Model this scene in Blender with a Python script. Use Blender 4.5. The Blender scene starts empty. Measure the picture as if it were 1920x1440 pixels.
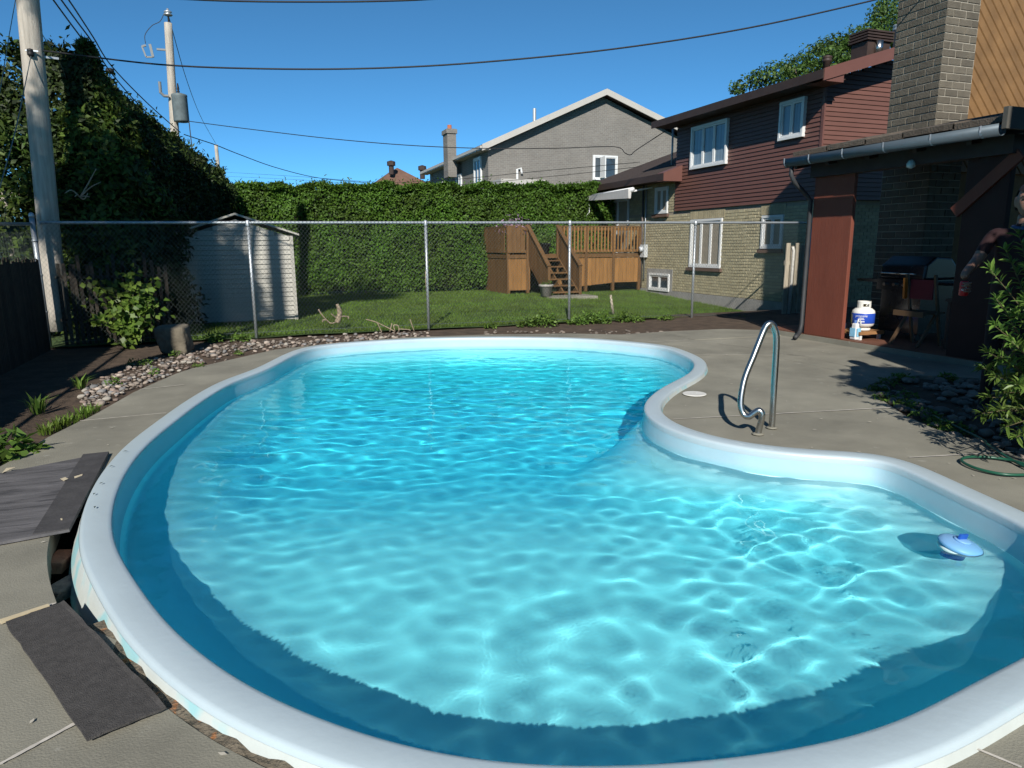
import bpy, bmesh, math, random
import numpy as np
from mathutils import Vector, Matrix

# ------------------------------------------------------------------ camera, sky, sun, exposure
sc = bpy.context.scene
COL = sc.collection
F_PX, PITCH, YAW, ROLL, EYE = 1300.0, math.radians(11.3), math.radians(20.3), math.radians(0.4), 1.45
SUN_AZ, SUN_EL = math.radians(23.5), math.radians(33.0)      # the light travels towards this azimuth (from +Y to +X)
fw = Vector((math.sin(YAW)*math.cos(PITCH), math.cos(YAW)*math.cos(PITCH), -math.sin(PITCH)))
r0 = Vector((math.cos(YAW), -math.sin(YAW), 0.0)); up0 = r0.cross(fw)
rt = r0*math.cos(ROLL) - up0*math.sin(ROLL); upv = rt.cross(fw)
cam = bpy.data.cameras.new('camera'); camo = bpy.data.objects.new('camera', cam); COL.objects.link(camo)
cam.sensor_width = 36; cam.lens = 36*F_PX/1920; cam.clip_end = 2000; cam.clip_start = 0.05
M = Matrix.Identity(4)
for i in range(3):
    M[i][0] = rt[i]; M[i][1] = upv[i]; M[i][2] = -fw[i]
M[2][3] = EYE
camo.matrix_world = M
sc.camera = camo
world = bpy.data.worlds.new("World"); sc.world = world; world.use_nodes = True
_n = world.node_tree; _bg = _n.nodes['Background']
_sky = _n.nodes.new('ShaderNodeTexSky'); _sky.sky_type = 'NISHITA'; _sky.sun_disc = False
_sky.sun_elevation = SUN_EL; _sky.sun_rotation = SUN_AZ + math.pi
_sky.altitude = 6000; _sky.air_density = 1.0; _sky.dust_density = 0.0; _sky.ozone_density = 8.0
_tint = _n.nodes.new('ShaderNodeVectorMath'); _tint.operation = 'MULTIPLY'; _tint.inputs[1].default_value = (.52, .80, .68)   # the camera's rendering of a clear sky
_n.links.new(_sky.outputs[0], _tint.inputs[0]); _n.links.new(_tint.outputs[0], _bg.inputs[0]); _bg.inputs[1].default_value = 0.15
_s = bpy.data.lights.new('sun', 'SUN'); _s.energy = 5.0; _s.angle = math.radians(0.53); _s.color = (1.0, 0.955, 0.885)
_s.cycles.is_caustics_light = True
suno = bpy.data.objects.new('sun', _s); COL.objects.link(suno); suno.location = (-6, -12, 12)
_d = Vector((math.sin(SUN_AZ)*math.cos(SUN_EL), math.cos(SUN_AZ)*math.cos(SUN_EL), -math.sin(SUN_EL)))
suno.rotation_euler = _d.to_track_quat('-Z', 'Y').to_euler()
sc.view_settings.view_transform = 'Standard'; sc.view_settings.look = 'None'
sc.view_settings.gamma = 1; sc.view_settings.use_curve_mapping = False
sc.view_settings.exposure = 0.48
cy = sc.cycles
cy.use_denoising = True; cy.use_adaptive_sampling = True; cy.adaptive_threshold = 0.02
cy.max_bounces = 8; cy.diffuse_bounces = 5; cy.glossy_bounces = 3; cy.transmission_bounces = 6; cy.transparent_max_bounces = 12
cy.caustics_refractive = True; cy.caustics_reflective = False; cy.sample_clamp_indirect = 4.0

# ------------------------------------------------------------------ surveying helpers: sight lines of the photograph met with real planes
CAM = Vector((0, 0, EYE))
def ray(x, y): return fw + rt*((x-960)/F_PX) - upv*((y-720)/F_PX)
def G(x, y, z=0.0): d = ray(x, y); return CAM + d*((z-EYE)/d.z)
def W(x, y, w): d = ray(x, y); return CAM + d*(w/d.y)
def U(x, y, u): d = ray(x, y); return CAM + d*(u/d.x)
rng = random.Random(7); nr = np.random.default_rng(7)

# ------------------------------------------------------------------ objects
def tag(o, label, cat=None, group=None, kind=None):
    if label: o['label'] = label
    if cat: o['category'] = cat
    if group: o['group'] = group
    if kind: o['kind'] = kind
    return o
def thing(name, label, cat, loc=(0, 0, 0), group=None):
    o = bpy.data.objects.new(name, None); COL.objects.link(o); o.location = loc; o.empty_display_size = .2
    return tag(o, label, cat, group)
def adopt(o, parent):
    if parent is not None:
        o.parent = parent
        if parent.type == 'EMPTY': o.matrix_parent_inverse = Matrix.Translation(-Vector(parent.location))
    return o
def link(name, me, parent=None):
    o = bpy.data.objects.new(name, me); COL.objects.link(o); return adopt(o, parent)
class MB:
    def __init__(s): s.v = []; s.f = []
    def add(s, vs, fs):
        k = len(s.v); s.v += [tuple(v) for v in vs]; s.f += [tuple(i+k for i in f) for f in fs]; return s
    def hexa(s, p):                                   # 8 corners: bottom ring then top ring
        return s.add(p, [(3, 2, 1, 0), (4, 5, 6, 7), (0, 1, 5, 4), (1, 2, 6, 5), (2, 3, 7, 6), (3, 0, 4, 7)])
    def box(s, x0, x1, y0, y1, z0, z1):
        return s.hexa([(x0, y0, z0), (x1, y0, z0), (x1, y1, z0), (x0, y1, z0), (x0, y0, z1), (x1, y0, z1), (x1, y1, z1), (x0, y1, z1)])
    def bar(s, p, q, a, b, up=(0, 0, 1)):             # rectangular bar p->q, a wide, b high
        p, q = Vector(p), Vector(q); d = (q-p).normalized(); u = Vector(up)
        sd = d.cross(u)
        if sd.length < 1e-4: sd = d.cross(Vector((1, 0, 0)))
        sd.normalize(); u = sd.cross(d); A, B = sd*(a/2), u*(b/2)
        return s.hexa([p-A-B, q-A-B, q+A-B, p+A-B, p-A+B, q-A+B, q+A+B, p+A+B])
    def tube(s, path, r, n=8, cap=True):
        path = [Vector(p) for p in path]; rs = r if isinstance(r, (list, tuple)) else [r]*len(path)
        k = len(s.v); prev = None
        for i, p in enumerate(path):
            t = (path[min(i+1, len(path)-1)] - path[max(i-1, 0)]).normalized()
            if prev is None:
                a = Vector((0, 0, 1)) if abs(t.z) < .9 else Vector((1, 0, 0)); nn = t.cross(a).normalized()
            else:
                nn = (prev - t*prev.dot(t)); nn = nn.normalized() if nn.length > 1e-6 else t.orthogonal().normalized()
            prev = nn; b = t.cross(nn)
            for j in range(n):
                an = 2*math.pi*j/n; s.v.append(tuple(p + (nn*math.cos(an) + b*math.sin(an))*rs[i]))
        for i in range(len(path)-1):
            for j in range(n):
                a = k+i*n+j; b2 = k+i*n+(j+1) % n; s.f.append((a, b2, b2+n, a+n))
        if cap:
            s.f.append(tuple(k+j for j in range(n))[::-1]); s.f.append(tuple(k+(len(path)-1)*n+j for j in range(n)))
        return s
    def lathe(s, c, prof, n=20):                      # prof: (r,z) list
        k = len(s.v)
        for r, z in prof:
            for j in range(n):
                an = 2*math.pi*j/n; s.v.append((c[0]+r*math.cos(an), c[1]+r*math.sin(an), c[2]+z))
        for i in range(len(prof)-1):
            for j in range(n):
                a = k+i*n+j; b = k+i*n+(j+1) % n; s.f.append((a, b, b+n, a+n))
        s.f.append(tuple(k+j for j in range(n))[::-1]); s.f.append(tuple(k+(len(prof)-1)*n+j for j in range(n)))
        return s
    def prism(s, pts, off):                           # planar polygon pushed by off
        n = len(pts); o = Vector(off); P = [Vector(p) for p in pts]
        return s.add(P+[p+o for p in P], [tuple(range(n))[::-1], tuple(range(n, 2*n))]+[(i, (i+1) % n, (i+1) % n+n, i+n) for i in range(n)])
    def mesh(s, name, mat, smooth=False):
        me = bpy.data.meshes.new(name); me.from_pydata(s.v, [], s.f)
        bm = bmesh.new(); bm.from_mesh(me); bmesh.ops.recalc_face_normals(bm, faces=bm.faces); bm.to_mesh(me); bm.free()
        me.materials.append(mat)
        if smooth: me.polygons.foreach_set('use_smooth', [True]*len(me.polygons))
        return me
    def build(s, name, mat, parent=None, smooth=False): return link(name, s.mesh(name, mat, smooth), parent)
def bevel(o, w=.01, seg=2, angle=40):
    m = o.modifiers.new('bevel', 'BEVEL'); m.width = w; m.segments = seg; m.limit_method = 'ANGLE'; m.angle_limit = math.radians(angle); return o
def smooth_by_angle(o, ang=40):
    me = o.data; me.polygons.foreach_set('use_smooth', [True]*len(me.polygons))
    try: me.set_sharp_from_angle(angle=math.radians(ang))
    except Exception: pass
    return o
def catmull(pts, n, closed=False):
    pts = [Vector(p) for p in pts]; N = len(pts); out = []
    rngi = range(N) if closed else range(N-1)
    for i in rngi:
        g = (lambda k: pts[k % N]) if closed else (lambda k: pts[max(0, min(N-1, k))])
        a, b, c, d = g(i-1), g(i), g(i+1), g(i+2)
        for k in range(n):
            t = k/n; out.append(.5*((2*b)+(c-a)*t+(2*a-5*b+4*c-d)*t*t+(3*b-a-3*c+d)*t**3))
    if not closed: out.append(pts[-1])
    return out
def fast_mesh(name, V, FACES, mat, parent=None, smooth=False):   # V (n,3), FACES (m,k)
    V = np.asarray(V, np.float32); FACES = np.asarray(FACES, np.int32); k = FACES.shape[1]
    me = bpy.data.meshes.new(name); me.vertices.add(len(V)); me.vertices.foreach_set('co', V.ravel())
    me.loops.add(FACES.size); me.loops.foreach_set('vertex_index', FACES.ravel())
    me.polygons.add(len(FACES)); me.polygons.foreach_set('loop_start', np.arange(0, FACES.size, k, dtype=np.int32))
    me.polygons.foreach_set('loop_total', np.full(len(FACES), k, np.int32))
    if smooth: me.polygons.foreach_set('use_smooth', np.ones(len(FACES), bool))
    me.update(calc_edges=True); me.materials.append(mat)
    return link(name, me, parent)
def _unit(a): return a/np.maximum(np.linalg.norm(a, axis=1, keepdims=True), 1e-9)
def leaves(name, P, N, L, Wd, mat, parent=None, droop=.3, jit=.6, upbias=0.0, fold=.25):
    """small folded leaves (kites) at P, facing roughly N"""
    n = len(P); N = _unit(N + nr.normal(0, jit, (n, 3)))
    A = _unit(np.cross(N, nr.normal(0, 1, (n, 3)))); A[:, 2] += upbias - droop*nr.random(n); A = _unit(A)
    B = _unit(np.cross(N, A)); N = np.cross(A, B)
    l = (L*nr.uniform(.6, 1.35, n))[:, None]; w = (Wd*nr.uniform(.6, 1.3, n))[:, None]
    V = np.empty((n, 4, 3)); V[:, 0] = P; V[:, 1] = P + A*l*.45 + B*w*.5 + N*w*fold
    V[:, 2] = P + A*l - N*l*.08; V[:, 3] = P + A*l*.45 - B*w*.5 + N*w*fold
    return fast_mesh(name, V.reshape(-1, 3), np.arange(4*n).reshape(n, 4), mat, parent)
def vn(x, y, z=0.0, s=1.0):                           # cheap smooth pseudo-noise
    return (math.sin(x*1.7*s+y*.9*s+z*2.1*s)+math.sin(-x*2.9*s+y*2.3*s+1.3+z*1.1*s)+math.sin(x*4.7*s-y*3.1*s+4.1-z*3.7*s)*.6)/2.6

# ------------------------------------------------------------------ materials
MATS = {}; ALB = .87
def mat(name, col, rough=.7, amt=.25, scale=6.0, bump=.0, bscale=None, metal=0.0, col2=None, stretch=None, spec=.35, objrand=0.0, island=0.0, coat=0.0, spots=None):
    if name in MATS: return MATS[name]
    col = tuple(c*ALB for c in col); spots = spots and (tuple(c*ALB for c in spots[0]), spots[1], spots[2]); col2 = col2 and tuple(c*ALB for c in col2)
    m = bpy.data.materials.new(name); m.use_nodes = True; nt = m.node_tree; b = nt.nodes['Principled BSDF']; L = nt.links.new
    b.inputs['Roughness'].default_value = rough; b.inputs['Metallic'].default_value = metal
    b.inputs['Specular IOR Level'].default_value = spec; b.inputs['Coat Weight'].default_value = coat
    geo = nt.nodes.new('ShaderNodeNewGeometry'); vec = geo.outputs['Position']
    if stretch:
        mp = nt.nodes.new('ShaderNodeVectorMath'); mp.operation = 'MULTIPLY'; mp.inputs[1].default_value = stretch; L(vec, mp.inputs[0]); vec = mp.outputs[0]
    c2 = col2 or tuple(c*(1-amt) for c in col); c1 = tuple(min(1, c*(1+amt*.6)) for c in col) if not col2 else col
    nz = nt.nodes.new('ShaderNodeTexNoise'); nz.inputs['Scale'].default_value = scale; nz.inputs['Detail'].default_value = 7; nz.inputs['Roughness'].default_value = .62; L(vec, nz.inputs[0])
    rp = nt.nodes.new('ShaderNodeValToRGB'); rp.color_ramp.elements[0].position = .3; rp.color_ramp.elements[1].position = .7
    rp.color_ramp.elements[0].color = (*c2, 1); rp.color_ramp.elements[1].color = (*c1, 1); L(nz.outputs[0], rp.inputs[0]); colo = rp.outputs[0]
    def var(src, k):
        nonlocal colo
        mr = nt.nodes.new('ShaderNodeMapRange'); mr.inputs[3].default_value = 1-k; mr.inputs[4].default_value = 1+k; L(src, mr.inputs[0])
        mx = nt.nodes.new('ShaderNodeVectorMath'); mx.operation = 'SCALE'; L(colo, mx.inputs[0]); L(mr.outputs[0], mx.inputs['Scale']); colo = mx.outputs[0]
    if objrand: var(nt.nodes.new('ShaderNodeObjectInfo').outputs['Random'], objrand)
    if island: var(geo.outputs['Random Per Island'], island)
    if spots:                                          # (colour, scale, threshold)
        n2 = nt.nodes.new('ShaderNodeTexNoise'); n2.inputs['Scale'].default_value = spots[1]; n2.inputs['Detail'].default_value = 4; L(vec, n2.inputs[0])
        r2 = nt.nodes.new('ShaderNodeValToRGB'); r2.color_ramp.elements[0].position = spots[2]; r2.color_ramp.elements[1].position = spots[2]+.08; L(n2.outputs[0], r2.inputs[0])
        mx = nt.nodes.new('ShaderNodeMix'); mx.data_type = 'RGBA'; L(r2.outputs[0], mx.inputs[0]); L(colo, mx.inputs[6]); mx.inputs[7].default_value = (*spots[0], 1); colo = mx.outputs[2]
    L(colo, b.inputs['Base Color'])
    if bump:
        n3 = nt.nodes.new('ShaderNodeTexNoise'); n3.inputs['Scale'].default_value = bscale or scale*5; n3.inputs['Detail'].default_value = 6; L(vec, n3.inputs[0])
        bp = nt.nodes.new('ShaderNodeBump'); bp.inputs['Strength'].default_value = bump; bp.inputs['Distance'].default_value = .02; L(n3.outputs[0], bp.inputs['Height']); L(bp.outputs[0], b.inputs['Normal'])
    MATS[name] = m; return m
def leafmat(name, ca, cb, trans=.35, rough=.55, objrand=False):
    if name in MATS: return MATS[name]
    m = bpy.data.materials.new(name); m.use_nodes = True; nt = m.node_tree; L = nt.links.new; b = nt.nodes['Principled BSDF']; out = nt.nodes['Material Output']
    src = nt.nodes.new('ShaderNodeObjectInfo').outputs['Random'] if objrand else nt.nodes.new('ShaderNodeNewGeometry').outputs['Random Per Island']
    rp = nt.nodes.new('ShaderNodeValToRGB'); e = rp.color_ramp.elements; e[0].color = (*ca, 1); e[1].color = (*cb, 1); L(src, rp.inputs[0])
    gp = nt.nodes.new('ShaderNodeNewGeometry'); nz = nt.nodes.new('ShaderNodeTexNoise'); nz.inputs['Scale'].default_value = 1.1; nz.inputs['Detail'].default_value = 5; L(gp.outputs['Position'], nz.inputs[0])
    r2 = nt.nodes.new('ShaderNodeValToRGB'); e2 = r2.color_ramp.elements; e2[0].position = .33; e2[1].position = .68; e2[0].color = (.80, .66, .62, 1); e2[1].color = (1.12, 1.15, 1.0, 1); L(nz.outputs[0], r2.inputs[0])
    mu = nt.nodes.new('ShaderNodeVectorMath'); mu.operation = 'MULTIPLY'; L(rp.outputs[0], mu.inputs[0]); L(r2.outputs[0], mu.inputs[1])
    L(mu.outputs[0], b.inputs['Base Color']); b.inputs['Roughness'].default_value = rough; b.inputs['Specular IOR Level'].default_value = .3
    t = nt.nodes.new('ShaderNodeBsdfTranslucent'); L(mu.outputs[0], t.inputs[0])
    mx = nt.nodes.new('ShaderNodeMixShader'); mx.inputs[0].default_value = trans; L(b.outputs[0], mx.inputs[1]); L(t.outputs[0], mx.inputs[2]); L(mx.outputs[0], out.inputs[0])
    MATS[name] = m; return m
def brickmat(name, c1, c2, mortar, axis, bw=.22, bh=.075, scale=1.0):   # far walls only: axis 0 = runs along X, 1 = along Y
    m = bpy.data.materials.new(name); m.use_nodes = True; nt = m.node_tree; L = nt.links.new; b = nt.nodes['Principled BSDF']; b.inputs['Roughness'].default_value = .85
    g = nt.nodes.new('ShaderNodeNewGeometry'); sp = nt.nodes.new('ShaderNodeSeparateXYZ'); L(g.outputs['Position'], sp.inputs[0])
    cb = nt.nodes.new('ShaderNodeCombineXYZ'); L(sp.outputs[axis], cb.inputs[0]); L(sp.outputs[2], cb.inputs[1])
    t = nt.nodes.new('ShaderNodeTexBrick'); t.inputs['Scale'].default_value = 1; t.inputs['Brick Width'].default_value = bw; t.inputs['Row Height'].default_value = bh; t.inputs['Mortar Size'].default_value = .008
    t.inputs['Color1'].default_value = (*c1, 1); t.inputs['Color2'].default_value = (*c2, 1); t.inputs['Mortar'].default_value = (*mortar, 1); L(cb.outputs[0], t.inputs[0])
    nz = nt.nodes.new('ShaderNodeTexNoise'); nz.inputs['Scale'].default_value = 1.3; nz.inputs['Detail'].default_value = 6; L(g.outputs['Position'], nz.inputs[0])
    mr = nt.nodes.new('ShaderNodeMapRange'); mr.inputs[3].default_value = .8; mr.inputs[4].default_value = 1.2; L(nz.outputs[0], mr.inputs[0])
    sv = nt.nodes.new('ShaderNodeVectorMath'); sv.operation = 'SCALE'; L(t.outputs[0], sv.inputs[0]); L(mr.outputs[0], sv.inputs['Scale']); L(sv.outputs[0], b.inputs['Base Color'])
    bp = nt.nodes.new('ShaderNodeBump'); bp.invert = True; bp.inputs['Distance'].default_value = .01; L(t.outputs[1], bp.inputs['Height']); L(bp.outputs[0], b.inputs['Normal'])
    return m
CONC = mat('concrete', (.236, .224, .178), .88, .34, 1.1, .22, 130, spots=((.29, .28, .235), 9, .66))
SOIL = mat('soil', (.085, .058, .038), .95, .45, 5, .9, 26)
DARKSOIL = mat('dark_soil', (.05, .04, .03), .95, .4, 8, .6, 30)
GRASSBED = mat('grass_bed', (.05, .085, .02), .9, .4, 3, .7, 40)
BAND = mat('waterline_gelcoat', (.40, .57, .64), .35, .06, 4, .05, 20, spec=.5)
PLAST = mat('pool_gelcoat', (.92, 1.10, 1.13), .35, .04, 4, .05, 20, spec=.5)
RIM = mat('rim_gelcoat', (.445, .53, .565), .33, .05, 2.5, .05, 30, spec=.5, spots=((.40, .55, .57), 5, .66))
SKIRT = mat('rim_skirt', (.52, .56, .53), .5, .12, 3, .1, 20, spots=((.30, .52, .54), 3.0, .5))
GALV = mat('galvanised_steel', (.42, .45, .47), .42, .12, 12, .05, 60, metal=.55)
DULL = mat('dull_hardware', (.20, .21, .21), .6, .15, 9, metal=.2)
WIRE = mat('fence_wire', (.10, .125, .12), .55, .1, 9, metal=.3)
STAIN = mat('stainless', (.55, .54, .50), .27, .06, 9, metal=1.0)
POLEW = mat('pole_wood', (.45, .405, .34), .9, .30, 5, .6, 40, stretch=(5, 5, .35), spots=((.25, .12, .05), 1.1, .66))
BLACK = mat('black_cable', (.012, .012, .013), .6, .1)
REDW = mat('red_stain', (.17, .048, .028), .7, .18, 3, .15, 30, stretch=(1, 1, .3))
DKBRN = mat('dark_brown', (.045, .028, .022), .6, .2, 5)
SIDE = mat('siding_brown', (.135, .062, .048), .5, .08, 2, objrand=.06)
TRIMB = mat('trim_brown', (.14, .062, .05), .5, .08, 3)
SHING = mat('shingle', (.05, .034, .027), .95, .3, 9, .5, 60)
WHITEP = mat('white_pvc', (.66, .67, .66), .4, .03, 3)
GLASSC = mat('window_pane_curtained', (.19, .25, .29), .08, .35, 1.5, spec=.8, stretch=(1, 9, .2))
GLASSM = mat('window_pane', (.055, .075, .09), .06, .5, .9, spec=.8)
CURT = mat('curtain', (.50, .55, .58), .8, .1, 3)
YMORT = mat('mortar', (.30, .26, .20), .95, .15, 8, .3, 60)
YBR = mat('yellow_brick', (.405, .355, .225), .85, .12, 5, .3, 60, objrand=.13, island=.13)
GMORT = mat('chimney_mortar', (.36, .33, .27), .95, .15, 8, .3, 60)
GBR = mat('chimney_brick', (.115, .10, .075), .85, .2, 7, .5, 50, objrand=.18)
CEDARW = mat('cedar_plank', (.215, .118, .045), .6, .25, 3, .1, 30, stretch=(1, 1, 1), objrand=.08)
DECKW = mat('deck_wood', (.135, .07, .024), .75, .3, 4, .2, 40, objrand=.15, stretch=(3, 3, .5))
DECKO = mat('deck_wood_sunlit', (.25, .125, .038), .7, .25, 4, .2, 40, objrand=.12, stretch=(3, 3, .5))  # same deck wood in a brighter orange, sunlight put into the colour
METALP = mat('shed_white', (.38, .365, .315), .55, .06, 3, objrand=.03)
STONE = mat('river_stone', (.24, .20, .165), .8, .3, 14, .3, 60, objrand=.4, island=.4)
STONES = [STONE, mat('river_stone_grey', (.19, .185, .18), .8, .3, 14, .3, 60, objrand=.4), mat('river_stone_pink', (.23, .175, .145), .8, .3, 14, .3, 60, objrand=.35), mat('river_stone_pale', (.36, .33, .28), .8, .25, 14, .3, 60, objrand=.2)]
ROCK = mat('boulder_rock', (.17, .145, .105), .9, .35, 6, .8, 18)
ROCK.node_tree.nodes
GUTT = mat('gutter_metal', (.10, .13, .15), .5, .1, 4, metal=.3)
ASPH = mat('asphalt_mat', (.065, .06, .056), .9, .3, 30, .45, 260, spots=((.16, .155, .15), 190, .70))

# ------------------------------------------------------------------ pool outline (grid metres, ridge of the rim)
RZ = 0.05
_px = [(480,690),(565,652),(665,640),(790,633),(865,631),(960,630.5),(1060,632),(1140,636),(1225,644),(1260,649),(1292,660),(1317,672),(1325,682),(1320,696),(1300,710),(1267,727),(1240,750),(1236,766),(1245,780),(1280,800),(1320,812),(1367,824),(1430,834),(1505,841),(1580,845),(1655,848),(1697,859),(1730,873),(1784,898),(1828,918),(1883,944)]
_pl = [(475,1370),(400,1330),(325,1277),(275,1230),(232,1185),(200,1130),(172,1080),(154,1041),(149,1007),(152,976),(160,945),(183,897),(215,855),(250,822),(300,785),(350,750),(412,715)]
ridge = [G(x, y, RZ).to_2d() for x, y in _px]
ridge += [Vector(p) for p in ((3.74,2.22),(3.5,1.83),(3.12,1.52),(2.68,1.32))]
ridge += [G(x, y, RZ).to_2d() for x, y in ((1920,1312),(1815,1382),(1677,1439))]
ridge += [Vector(p) for p in ((1.05,1.26),(.55,1.43),(.2,1.66))]
ridge += [G(x, y, RZ).to_2d() for x, y in _pl]
_c = catmull(ridge, 8, True)
def resample(loop, n):
    L = [0.0]
    for i in range(len(loop)): L.append(L[-1]+(loop[(i+1) % len(loop)]-loop[i]).length)
    out = []; k = 0
    for i in range(n):
        t = L[-1]*i/n
        while L[k+1] < t: k += 1
        a, b = loop[k], loop[(k+1) % len(loop)]; out.append(a.lerp(b, (t-L[k])/max(1e-9, L[k+1]-L[k])))
    return out
NL = 400
_r = resample(_c, NL)
for _ in range(18): _r = [(_r[i-1]+_r[i]*2+_r[(i+1) % NL])/4 for i in range(NL)]
if sum(_r[i].x*_r[(i+1) % NL].y-_r[(i+1) % NL].x*_r[i].y for i in range(NL)) < 0: _r = _r[::-1]
RIDGE = _r
def normals(loop):
    n = len(loop); out = []
    for i in range(n):
        t = (loop[(i+1) % n]-loop[i-1]).normalized(); out.append(Vector((t.y, -t.x)))
    return out
def offset(loop, d):
    N = normals(loop); return [p+N[i]*(d(p) if callable(d) else d) for i, p in enumerate(loop)]
INNER = offset(RIDGE, -.13)
def inside(poly, x, y):
    c = False; n = len(poly)
    for i in range(n):
        a, b = poly[i], poly[i-1]
        if (a.y > y) != (b.y > y) and x < (b.x-a.x)*(y-a.y)/(b.y-a.y)+a.x: c = not c
    return c
def fill(outer, holes, zf, name, m, cuts=()):
    bm = bmesh.new(); es = []
    for loop in [outer]+list(holes):
        vs = [bm.verts.new((p[0], p[1], 0)) for p in loop]
        es += [bm.edges.new((vs[i], vs[(i+1) % len(vs)])) for i in range(len(vs))]
    bmesh.ops.triangle_fill(bm, edges=es, use_beauty=True, use_dissolve=False)
    for v in bm.verts: v.co.z = zf(v.co.x, v.co.y) if callable(zf) else zf
    for f in bm.faces:
        f.normal_update()
        if f.normal.z < 0: f.normal_flip()
    return bm
def bm_obj(bm, name, m, parent=None):
    me = bpy.data.meshes.new(name); bm.to_mesh(me); bm.free(); me.materials.append(m); return link(name, me, parent)

# ground to the horizon, garden soil, lawn
o = bm_obj(fill([(-400, -60), (500, -60), (500, 900), (-400, 900)], [[(-8, -7), (14, -7), (14, 25.6), (-8, 25.6)]], -.5, 'ground', SOIL), 'ground', mat('far_ground', (.07, .09, .04), .9, .4, .2))
tag(o, 'open ground beyond the gardens', kind='structure')
def lawn_z(u, w): return -.05*max(0, min(8, 20.5-w))*max(0, min(1, (u-7.5)/4.5)) - .01
def grid_sheet(name, u0, u1, w0, w1, nu, nw, zf, m):
    V = [(u0+(u1-u0)*i/nu, w0+(w1-w0)*j/nw, zf(u0+(u1-u0)*i/nu, w0+(w1-w0)*j/nw)) for j in range(nw+1) for i in range(nu+1)]
    Fc = [(j*(nu+1)+i, j*(nu+1)+i+1, (j+1)*(nu+1)+i+1, (j+1)*(nu+1)+i) for j in range(nw) for i in range(nu)]
    return fast_mesh(name, V, Fc, m, smooth=True)
o = grid_sheet('lawn', -8.2, 14.2, 12.15, 25.7, 90, 54, lambda u, w: lawn_z(u, w)+.015*vn(u, w), GRASSBED); tag(o, 'mown green lawn of the neighbouring garden', kind='structure')
o = bm_obj(fill([(-8.2, -7.2), (14.2, -7.2), (14.2, 12.9), (-8.2, 12.9)], [offset(RIDGE, .30)], -.045, 'garden_soil', SOIL), 'garden_soil', SOIL)
tag(o, 'bare brown garden soil around the paving', kind='structure')
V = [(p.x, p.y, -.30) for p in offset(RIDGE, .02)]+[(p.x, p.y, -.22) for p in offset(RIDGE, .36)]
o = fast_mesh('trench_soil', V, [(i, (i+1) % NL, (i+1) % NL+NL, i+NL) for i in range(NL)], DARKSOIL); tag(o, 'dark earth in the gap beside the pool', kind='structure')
# soil bed swelling in the border along the fence
def bed_z(u, w): return -.04 + .05*max(0, vn(u, w, 0, 1.6)) + .03*max(0, vn(u, w, 3, 4))
LEFT_EDGE = [G(x, y).to_2d() for x, y in ((0,875),(50,848),(80,825),(180,775),(250,735),(330,700),(360,690),(440,672),(515,655),(615,644),(690,638),(765,632),(915,627),(1069,625),(1163,627),(1242,622),(1355,617),(1430,619))]

# ------------------------------------------------------------------ concrete paving slabs
def gap(p):
    if p.x < .1 and 2.75 < p.y < 4.9: return .02+.125*min(1, (p.y-2.75)/.35)*min(1, (4.9-p.y)/.5)
    if p.x < .3 and p.y < 2.75: return .055
    return .016
HOLE = offset(RIDGE, gap)
BED = [Vector(p) for p in ((6.0,5.38),(5.72,5.05),(5.5,4.8),(5.15,4.22),(5.0,3.81),(4.99,3.4),(4.84,3.04),(4.7,2.4),(5.2,2.25),(7.6,2.25),(7.6,4.6),(7.3,5.2),(6.9,5.55),(6.4,5.52))]
outer = [Vector((-1.75, -4)), Vector((7.9, -4)), Vector((7.93, 8.5)), Vector((8.12, 9.5))]+LEFT_EDGE[::-1]+[Vector((-1.8, 4.6)), Vector((-1.8, 2))]
bm = fill(outer, [HOLE, BED], 0.0, 'deck', CONC)
def line_px(a, b): return G(*a).to_2d(), G(*b).to_2d()
JOINTS = [line_px(*j) for j in (((150,790),(312,775)),((262,731),(345,722)),((0,1166),(105,1133)),((0,1436),(140,1360)))]
JR = [line_px(*j) for j in (((1318,665),(1450,667)),((1262,787),(1672,765)),((1705,859),(1900,848)),((1215,642),(1290,638)),((1330,643),(1665,715)),((1790,1390),(1915,1442)))]
for side, js in ((-1, JOINTS), (1, JR)):
    for a, b in js:
        fs = [f for f in bm.faces if (f.calc_center_median().x < 1.3) == (side < 0)]
        geom = set(fs)
        for f in fs: geom.update(f.edges); geom.update(f.verts)
        d = (b-a).normalized(); bmesh.ops.bisect_plane(bm, geom=list(geom), plane_co=(a.x, a.y, 0), plane_no=(-d.y, d.x, 0), dist=1e-5)
deck = bpy.data.objects.new('pool_paving', None); COL.objects.link(deck); deck.empty_display_size = .2
tag(deck, 'grey concrete paving slabs laid around the pool', kind='structure')
groups = {}
for f in bm.faces:
    c = f.calc_center_median(); js = JOINTS if c.x < 1.3 else JR
    key = (c.x < 1.3,)+tuple(((b-a).x*(c.y-a.y)-(b-a).y*(c.x-a.x)) > 0 for a, b in js)
    groups.setdefault(key, []).append(f)
for gi, (key, fs) in enumerate(sorted(groups.items(), key=lambda t: -len(t[1]))):
    dz = rng.uniform(-.004, .004); vid = {}; V = []; Fc = []; edges = {}
    for f in fs:
        idx = []
        for v in f.verts:
            if v.index not in vid: pass
        for v in f.verts:
            k = (round(v.co.x, 4), round(v.co.y, 4))
            if k not in vid: vid[k] = len(V); V.append((v.co.x, v.co.y, dz))
            idx.append(vid[k])
        Fc.append(tuple(idx))
        for i in range(len(idx)): edges[(idx[i], idx[(i+1) % len(idx)])] = 1
    n = len(V); V += [(x, y, -.13) for x, y, z in V]
    for (a, b) in list(edges):
        if (b, a) not in edges: Fc.append((b, a, a+n, b+n))
    me = bpy.data.meshes.new('slab'); me.from_pydata(V, [], Fc); me.materials.append(CONC); link('slab', me, deck)
bm.free()
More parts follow.
